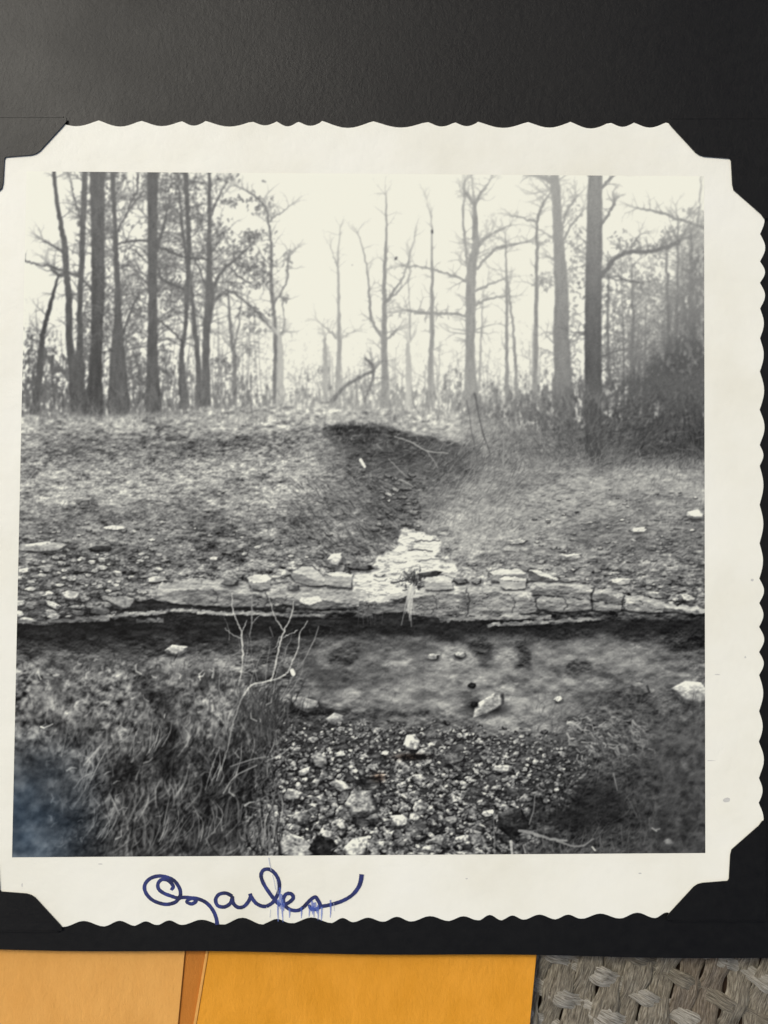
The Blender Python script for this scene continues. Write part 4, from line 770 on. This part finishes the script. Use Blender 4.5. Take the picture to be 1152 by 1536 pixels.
# stones: the 270 that show largest stay pieces of their own, the rest join the ground they lie on
cnt = np.bincount(ID.ravel(), minlength=len(PIECES))
keep = set(sorted(STONES, key=lambda s: -cnt[s] - (60 if PIECES[s][1] else 0))[:270])
remap = np.arange(len(PIECES))
for s in STONES:
    if s not in keep or cnt[s] < 24:
        b_ = BASE[s]
        while b_ in BASE and (b_ not in keep or cnt[b_] < 24): b_ = BASE[b_]
        remap[s] = b_
ID = remap[ID]
uu, vv = np.meshgrid(np.linspace(0, 1, NX + 1), np.linspace(0, 1, NY + 1))
q = np.array(QUAD, float)
def quad(u, v): return ((1 - u) * (1 - v))[..., None] * q[0] + (u * (1 - v))[..., None] * q[1] + (u * v)[..., None] * q[2] + ((1 - u) * v)[..., None] * q[3]
PP = quad(uu, vv)
fx = np.clip(PP[..., 0] - CX0, 0, CW - 1.001); fy = np.clip(PP[..., 1] - CY0, 0, CH - 1.001)
xi = fx.astype(int); yi = fy.astype(int); ax = (fx - xi)[..., None]; ay = (fy - yi)[..., None]
VC = (RGB[yi, xi] * (1 - ax) + RGB[yi, xi + 1] * ax) * (1 - ay) + (RGB[yi + 1, xi] * (1 - ax) + RGB[yi + 1, xi + 1] * ax) * ay
VCOL = np.concatenate([lin(np.clip(VC, 0, 255)) * TONEK, np.ones(VC.shape[:2] + (1,))], -1).reshape(-1, 4).astype(np.float32)
ZP = .00003
VPOS = on(PP[..., 0], PP[..., 1], ZP).reshape(-1, 3).astype(np.float32)
pc = quad((uu[:-1, :-1] + uu[1:, 1:]) / 2, (vv[:-1, :-1] + vv[1:, 1:]) / 2)
CID = ID[np.clip(np.rint(pc[..., 1] - CY0).astype(int), 0, CH - 1), np.clip(np.rint(pc[..., 0] - CX0).astype(int), 0, CW - 1)].ravel()
ci = np.arange((NX + 1) * (NY + 1)).reshape(NY + 1, NX + 1)
CELL = np.stack([ci[1:, :-1], ci[1:, 1:], ci[:-1, 1:], ci[:-1, :-1]], -1).reshape(-1, 4)

pb = on(548, 1386, -.0003)
photo = tag(empty('photo_print', tuple(pb)), 'old black and white snapshot with deckled cream border, mounted on the black page', 'photograph')
def child(o): o.parent = photo; o.matrix_parent_inverse = Matrix.Translation(-Vector(pb)); return o
order = np.argsort(CID, kind='stable'); ids, first = np.unique(CID[order], return_index=True)
STUFF = {'printed_gravel', 'printed_far_woods', 'printed_weeds', 'printed_brush', 'printed_thicket'}
for k, pid in enumerate(ids):
    cells = CELL[order[first[k]: first[k + 1] if k + 1 < len(ids) else None]]
    vi, inv = np.unique(cells.ravel(), return_inverse=True)
    nm, lb = PIECES[int(pid)]
    me = bpy.data.meshes.new(nm); nf = len(cells)
    me.vertices.add(len(vi)); me.vertices.foreach_set('co', VPOS[vi].ravel())
    me.loops.add(nf * 4); me.loops.foreach_set('vertex_index', inv.ravel().astype(np.int32))
    me.polygons.add(nf); me.polygons.foreach_set('loop_start', np.arange(0, nf * 4, 4, dtype=np.int32))
    me.update(calc_edges=True)
    ca = me.color_attributes.new('print', 'FLOAT_COLOR', 'POINT'); ca.data.foreach_set('color', VCOL[vi].ravel())
    me.materials.append(MAT_PICT)
    o = bpy.data.objects.new(nm, me); COL.objects.link(o); child(o)
    if lb: o['label'] = 'printed image of ' + lb if not lb.startswith('printed') else lb
    if nm in STUFF: o['kind'] = 'stuff'

# ---------------------------------------------------------------- deckled paper
rnd.seed(8)
def deckle(p, r, a=7.5, mode=0):
    """wavy cut from p to r, rounded bays and sharper points"""
    p = np.array(p, float); r = np.array(r, float); L = np.hypot(*(r - p)); d = (r - p) / L; nrm = np.array([d[1], -d[0]]); out = []; s = 0.
    while s < L - 20:
        w = min(rnd.choice((34, 40, 44, 66, 76, 84) if mode == 0 else (34, 38, 42, 46, 58)) * rnd.uniform(.9, 1.1), L - s); h = a * rnd.uniform(.75, 1.2) * (1 if w > 60 else .72)
        for k in range(10):
            t = k / 10; out.append(p + d * (s + w * t) - nrm * ((h * math.sin(math.pi * t) ** 1.2, -h * math.sin(math.pi * t) ** 1.1 + h * .5, h * (.5 - .5 * math.cos(2 * math.pi * t)))[mode] - h * .35))
        s += w
    return out
PB = [(-43, 183), (1142, 187), (1139, 1372), (-50, 1390)]
ol = deckle(PB[0], PB[1], 9) + deckle(PB[1], PB[2], 9.5, 1) + deckle(PB[2], PB[3], 10, 2) + deckle(PB[3], PB[0], 7, 2)
PT = on([p[0] for p in ol], [p[1] for p in ol], 0)
child(sheet('paper', PT[:, :2], -.00027, 0, MAT_PAPER, None, .00005))

# handwriting: blue ink, drawn as one flowing pen line a few microns proud
MAT_INK = M_ink('navy_ink', (.008, .011, .050), (.026, .040, .19)); MAT_SMEAR = M_ink('smeared_ink', (.07, .12, .50), (.16, .24, .62)); MAT_WASH = M_ink('washed_ink', (.42, .46, .62), (.60, .62, .68))
for m_, al in ((MAT_SMEAR, .55), (MAT_WASH, .6)): m_.node_tree.nodes['Principled BSDF'].inputs['Alpha'].default_value = al
ZI = [.000012]
def pen(pts, w, m=None, z=None, name='caption', sc=3.1135, ox=200, oy=1280):
    q_ = smooth([(ox + p[0] / sc, oy + p[1] / sc, (p[2] if len(p) > 2 else 1) * w) for p in pts], 9); V = []; Fc = []
    for i, p in enumerate(q_):
        a = q_[max(0, i - 1)]; b = q_[min(len(q_) - 1, i + 1)]; d = np.array([b[0] - a[0], b[1] - a[1]]); d /= np.hypot(*d) + 1e-9
        n_ = np.array([-d[1], d[0]]) * p[2] / 2 * rnd.uniform(.93, 1.07)
        ZI[0] += 1.2e-7
        for s_ in (1, .4, -.4, -1): V.append(on(p[0] + n_[0] * s_, p[1] + n_[1] * s_, ZI[0] + (.000002 if abs(s_) < .5 else 0)))
        if i:
            k = 4 * i
            for j in range(3): Fc.append((k - 4 + j, k - 3 + j, k + 1 + j, k + j))
    return V, Fc
def penset(name, strokes, w, m, label=None):
    V = []; Fc = []
    for s_ in strokes:
        v, f = pen(s_, w); k = len(V); V += v; Fc += [tuple(i + k for i in ff) for ff in f]
    o = child(mesh_obj(name, V, Fc, m));
    if label: o['label'] = label
    return o
LET = [
 ('letter_capital_o', [[(176, 172, .8), (186, 154), (165, 128), (135, 122), (116, 140), (118, 166), (142, 186), (178, 200), (208, 208), (220, 192), (214, 160), (185, 124), (130, 106), (82, 116), (54, 146), (58, 184), (92, 220), (148, 238), (192, 230), (212, 212), (224, 206)]]),
 ('letter_z', [[(220, 206), (250, 206), (282, 212), (292, 224), (272, 236), (248, 226, .8), (272, 210), (306, 214), (342, 232), (370, 264), (386, 300), (392, 334, 1.1)]]),
 ('letter_a', [[(462, 200), (432, 186), (400, 192), (384, 216), (394, 244), (426, 250), (454, 232), (462, 204), (466, 232), (488, 252), (516, 248), (538, 224), (548, 200)]]),
 ('letter_r', [[(548, 200), (545, 190), (552, 206), (572, 232), (598, 246), (622, 248)]]),
 ('letter_k', [[(622, 248), (652, 228), (674, 190), (682, 148), (668, 104), (638, 76), (608, 78), (596, 104), (608, 142), (636, 186), (664, 222), (686, 244)]]),
 ('letter_e', [[(694, 240, .9), (722, 232), (746, 210), (738, 190), (714, 190), (700, 214), (708, 244), (736, 264), (770, 266), (796, 250)]]),
 ('letter_s', [[(796, 250), (826, 218), (848, 204), (860, 216), (872, 244), (852, 262), (828, 256), (820, 240, .7)], [(866, 250), (920, 240), (976, 222), (1020, 196), (1050, 160, 1.1), (1062, 128, 1.2), (1066, 98, 1.25)]])]
for nm, ss in LET: penset(nm, ss, 5.5, MAT_INK)
rnd.seed(3)
penset('ink_smear', [[(x, y0, .9), (x + rnd.uniform(-2, 2), (y0 + y1) / 2, .8), (x + rnd.uniform(-3, 3), y1, .3)] for x, y0, y1 in ((676, 215, 318), (684, 160, 258), (691, 190, 262), (697, 214, 322), (703, 232, 270), (728, 256, 302), (784, 250, 304), (822, 240, 296), (834, 222, 286), (842, 230, 300), (849, 228, 270), (862, 240, 312), (880, 250, 316), (920, 218, 300), (838, 246, 268), (828, 250, 272), (856, 250, 282))], 3.2, MAT_SMEAR, 'bright blue smear where the ink ran')
penset('ink_wash', [[(632, 20, 1), (636, 48, 1), (644, 82, .6)], [(640, 262, .6), (638, 300, .5)], [(668, 120, .8), (676, 190, .8)], [(650, 100, .7), (664, 170, .7)], [(936, 230, .6), (938, 270, .4)]], 1.6, MAT_WASH)
# small stains on the border
MAT_STAIN = M_ink('grey_stain', (.46, .46, .44), (.62, .61, .56))
for x, y, w, h in ((1090, 1200, 6, 4), (1128, 870, 3, 2), (1076, 1012, 5, 1), (1066, 1141, 8, .7), (33, 1328, 1, 4), (1118, 986, 2, 2), (960, 1310, 3, 1), (150, 1296, 4, 1), (700, 1318, 2, 1)):
    V = [on(x + w * r_ * math.cos(6.283 * i / 9), y + h * r_ * math.sin(6.283 * i / 9), .000008) for i in range(9) for r_ in (rnd.uniform(.6, 1.1),)]
    child(mesh_obj('stain', V, [tuple(range(9))[::-1]], MAT_STAIN))

# ---------------------------------------------------------------- paper corners
NOTCH = [(143, 0), (138, 6), (103, 44), (97, 48), (90, 50), (52, 53), (50, 56), (48, 92), (46, 100), (5, 136), (0, 143)]
for cx, cy, sx, sy, lb in ((-43, 183, 1, 1, 'black paper mounting corner at the top left of the snapshot, mostly out of frame'), (1146, 185, -1, 1, 'black paper mounting corner at the top right of the snapshot'), (1143, 1374, -1, -1, 'black paper mounting corner at the bottom right of the snapshot'), (-50, 1390, 1, -1, 'black paper mounting corner at the bottom left of the snapshot, partly out of frame')):
    pts = [(cx + sx * a, cy + sy * b) for a, b in [(143, -6)] + NOTCH + [(-6, 143), (-6, -6)]]
    P3 = on([p[0] for p in pts], [p[1] for p in pts], .0001)
    root = tag(empty('photo_corner', tuple(on(cx, cy, -.0003))), lb, 'photo corner', 'black paper corners holding the snapshot')
    o = sheet('front_flap', P3[:, :2], .00008, .00022, MAT_CORNER, None, .00002); inv = Matrix.Translation(-root.location)
    o.parent = root; o.matrix_parent_inverse = inv
    for w0, w1 in (((138, -8), (-8, -6)), ((-8, -6), (-6, 138))):       # folded sides down to the page
        xs = [cx + sx * w0[0], cx + sx * w1[0]]; ys = [cy + sy * w0[1], cy + sy * w1[1]]
        P4 = on([xs[0], xs[1], xs[1], xs[0]], [ys[0], ys[0], ys[1], ys[1]], 0)
        o = sheet('side_fold', P4[:, :2], -.0003, .00017, MAT_CORNER, None, 0); o.parent = root; o.matrix_parent_inverse = inv

# ---------------------------------------------------------------- album pages
alb = tag(empty('photo_album', tuple(on(576, 1430, -.0022))), 'open album with black pages lying across the envelope and mat', 'photo album')
inv = Matrix.Translation(-alb.location)
for k in range(4):
    z1 = -.0003 - k * .00042; e = -k * 3
    cs = [(-560, -900), (1660, -900), (1668, 1446 + e)] + [(x, 1424.5 + x * .0115 + e + 1.2 * math.sin(x / 71 + k)) for x in range(1640, -600, -40)]
    P = on([c_[0] for c_ in cs], [c_[1] for c_ in cs], z1)
    o = sheet('page', P[:, :2], z1 - .00036, z1, MAT_PAGE, None, .00006); o.parent = alb; o.matrix_parent_inverse = inv

# ---------------------------------------------------------------- kraft envelope
MAT_KR = M_kraft('orange_kraft_paper', (.66, .275, .014), (.77, .335, .030)); MAT_KL = M_kraft('pale_kraft_paper', (.68, .33, .075), (.76, .39, .10)); MAT_KS = M_kraft('recess_shaded_kraft', (.44, .155, .018), (.52, .19, .026))  # last one: kraft darkened to carry the shade of the recessed strip
env = tag(empty('envelope', tuple(on(400, 1700, -.0030))), 'orange kraft paper envelope lying under the album, seam side up', 'envelope')
inv = Matrix.Translation(-env.location)
def ep(name, cs, z0, z1, m, lb=None):
    P = on([c_[0] for c_ in cs], [c_[1] for c_ in cs], z1); o = sheet(name, P[:, :2], z0, z1, m, None, .00005); o.parent = env; o.matrix_parent_inverse = inv
    if lb: o['label'] = lb
ep('back_panel', [(-700, 1000), (848, 1000), (749, 2000), (-700, 1990)], -.0030, -.00276, MAT_KS, 'strip of the envelope along its seam, coloured darker as recess shade')
ep('left_flap', [(-690, 1010), (318, 1010), (277, 1430), (267, 1536), (222, 1985), (-690, 1980)], -.00274, -.00240, MAT_KL, 'paler left panel of the envelope')
ep('right_flap', [(380, 1010), (846, 1010), (805, 1430), (795, 1536), (751, 1990), (222, 1990), (293.5, 1545), (313, 1430)], -.00274, -.00248, MAT_KR)
ep('seam_fold', [(309, 1425), (313, 1425), (293, 1545), (222, 1985), (218, 1985), (288.5, 1545)], -.00274, -.00236, MAT_KL)

# ---------------------------------------------------------------- woven mat
def M_fibre(name, a, b, c):
    m, nt, bs = mat(name, .75, .3)
    n = noise(nt, 14, 8, .7, (1.6, 1.3, 1), 'UV'); ramp(nt, n.outputs[0], [(.37, a), (.5, b), (.62, c)], bs.inputs['Base Color']); bump(nt, bs, n.outputs[0], 1.0, .0005); return m
FIB = [M_fibre('grey_fibre', (.085, .07, .052), (.25, .22, .165), (.46, .42, .33)), M_fibre('pale_fibre', (.16, .14, .11), (.44, .41, .34), (.66, .63, .56)), M_fibre('brown_fibre', (.075, .058, .04), (.21, .172, .125), (.38, .33, .26))]
mato = tag(empty('woven_mat', tuple(on(1000, 1500, -.0085))), 'grey beige woven fibre mat under the envelope and album', 'placemat')
inv = Matrix.Translation(-mato.location)
rnd.seed(17)
S_ = float(np.hypot(*(on(576, 1480, -.005) - on(577, 1480, -.005))[:2]))
O_ = on(950, 1490, -.005)
def strand(name, ang, off, wid, L0, L1, pitch, phase, amp, m, zc):
    """one flat bundle of fibres going over and under the other set"""
    ca, sa = math.cos(ang), math.sin(ang); V = []; Fc = []; UVs = []; nC = 9; s = L0; i = 0; ph = rnd.uniform(0, 9); r0 = rnd.uniform(0, 40)
    rid = [rnd.uniform(-.00016, .00016) for _ in range(nC)]; jj = rnd.uniform(-2, 2)
    while s <= L1:
        z = zc + amp * math.sin(math.pi * s / pitch + phase); wob = 2.0 * math.sin(s / 61 + ph) + jj; w = wid * (1 + .13 * math.sin(s / 23 + ph * 2) - .10 * math.cos(2 * math.pi * s / pitch + 2 * phase))
        for c_ in range(nC):
            t = c_ / (nC - 1) * 2 - 1; o = off + wob + t * w / 2
            zz = z + .00045 * max(0, 1 - t ** 4) ** .7 + rid[c_] * (1 + .8 * math.sin(s / 17 + c_ * 1.7))
            V.append((O_[0] + (s * ca - o * sa) * S_, O_[1] + (s * sa + o * ca) * S_, zz)); UVs.append((s / 400 + r0, t * .5 + r0))
        if i:
            k = nC * i
            for c_ in range(nC - 1): Fc.append((k - nC + c_, k + c_, k + c_ + 1, k - nC + c_ + 1)[::-1])
        s += pitch / 6; i += 1
    o = mesh_obj(name, V, Fc, m, None, True); o.parent = mato; o.matrix_parent_inverse = inv
    uv = o.data.uv_layers.new(name='UVMap'); vi = np.empty(len(o.data.loops), np.int32); o.data.loops.foreach_get('vertex_index', vi)
    uv.data.foreach_set('uv', np.array(UVs, np.float32)[vi].ravel())
PW, PF = 38, 50           # spacing of the upright and of the slanting strands
A1, A2 = math.radians(75), math.radians(-26)
cr_ = abs(math.sin(A1 - A2))
for i in range(-26, 24): strand('upright_strand', A1, i * PW, 39, -520, 330, PF / cr_, (i % 2) * math.pi + i * PW / math.tan(A1 - A2) * math.pi / (PF / cr_) * 0, .00050, FIB[rnd.choice((0, 0, 0, 2))], -.0053)
for j in range(-19, 17): strand('slanting_strand', A2, j * PF, 25 + rnd.uniform(-4, 5), -1050, 900, PW / cr_, (j % 2) * math.pi, .00062, FIB[rnd.choice((1, 1, 1, 0))], -.0052)

# ---------------------------------------------------------------- the table underneath
m, nt, b = mat('dark_wood', .5, .4); n = noise(nt, 30, 6, .6, (1, 9, 1)); ramp(nt, n.outputs[0], [(.3, (.035, .02, .012)), (.7, (.085, .05, .03))], b.inputs['Base Color'])
tb = mesh_obj('table_top', [(-.9, -.7, -.0078), (.9, -.7, -.0078), (.9, .7, -.0078), (-.9, .7, -.0078), (-.9, -.7, -.0378), (.9, -.7, -.0378), (.9, .7, -.0378), (-.9, .7, -.0378)], [(0, 1, 2, 3), (7, 6, 5, 4), (0, 4, 5, 1), (1, 5, 6, 2), (2, 6, 7, 3), (3, 7, 4, 0)], m)
tag(tb, 'dark wooden table top under the woven mat', 'table', kind='structure')
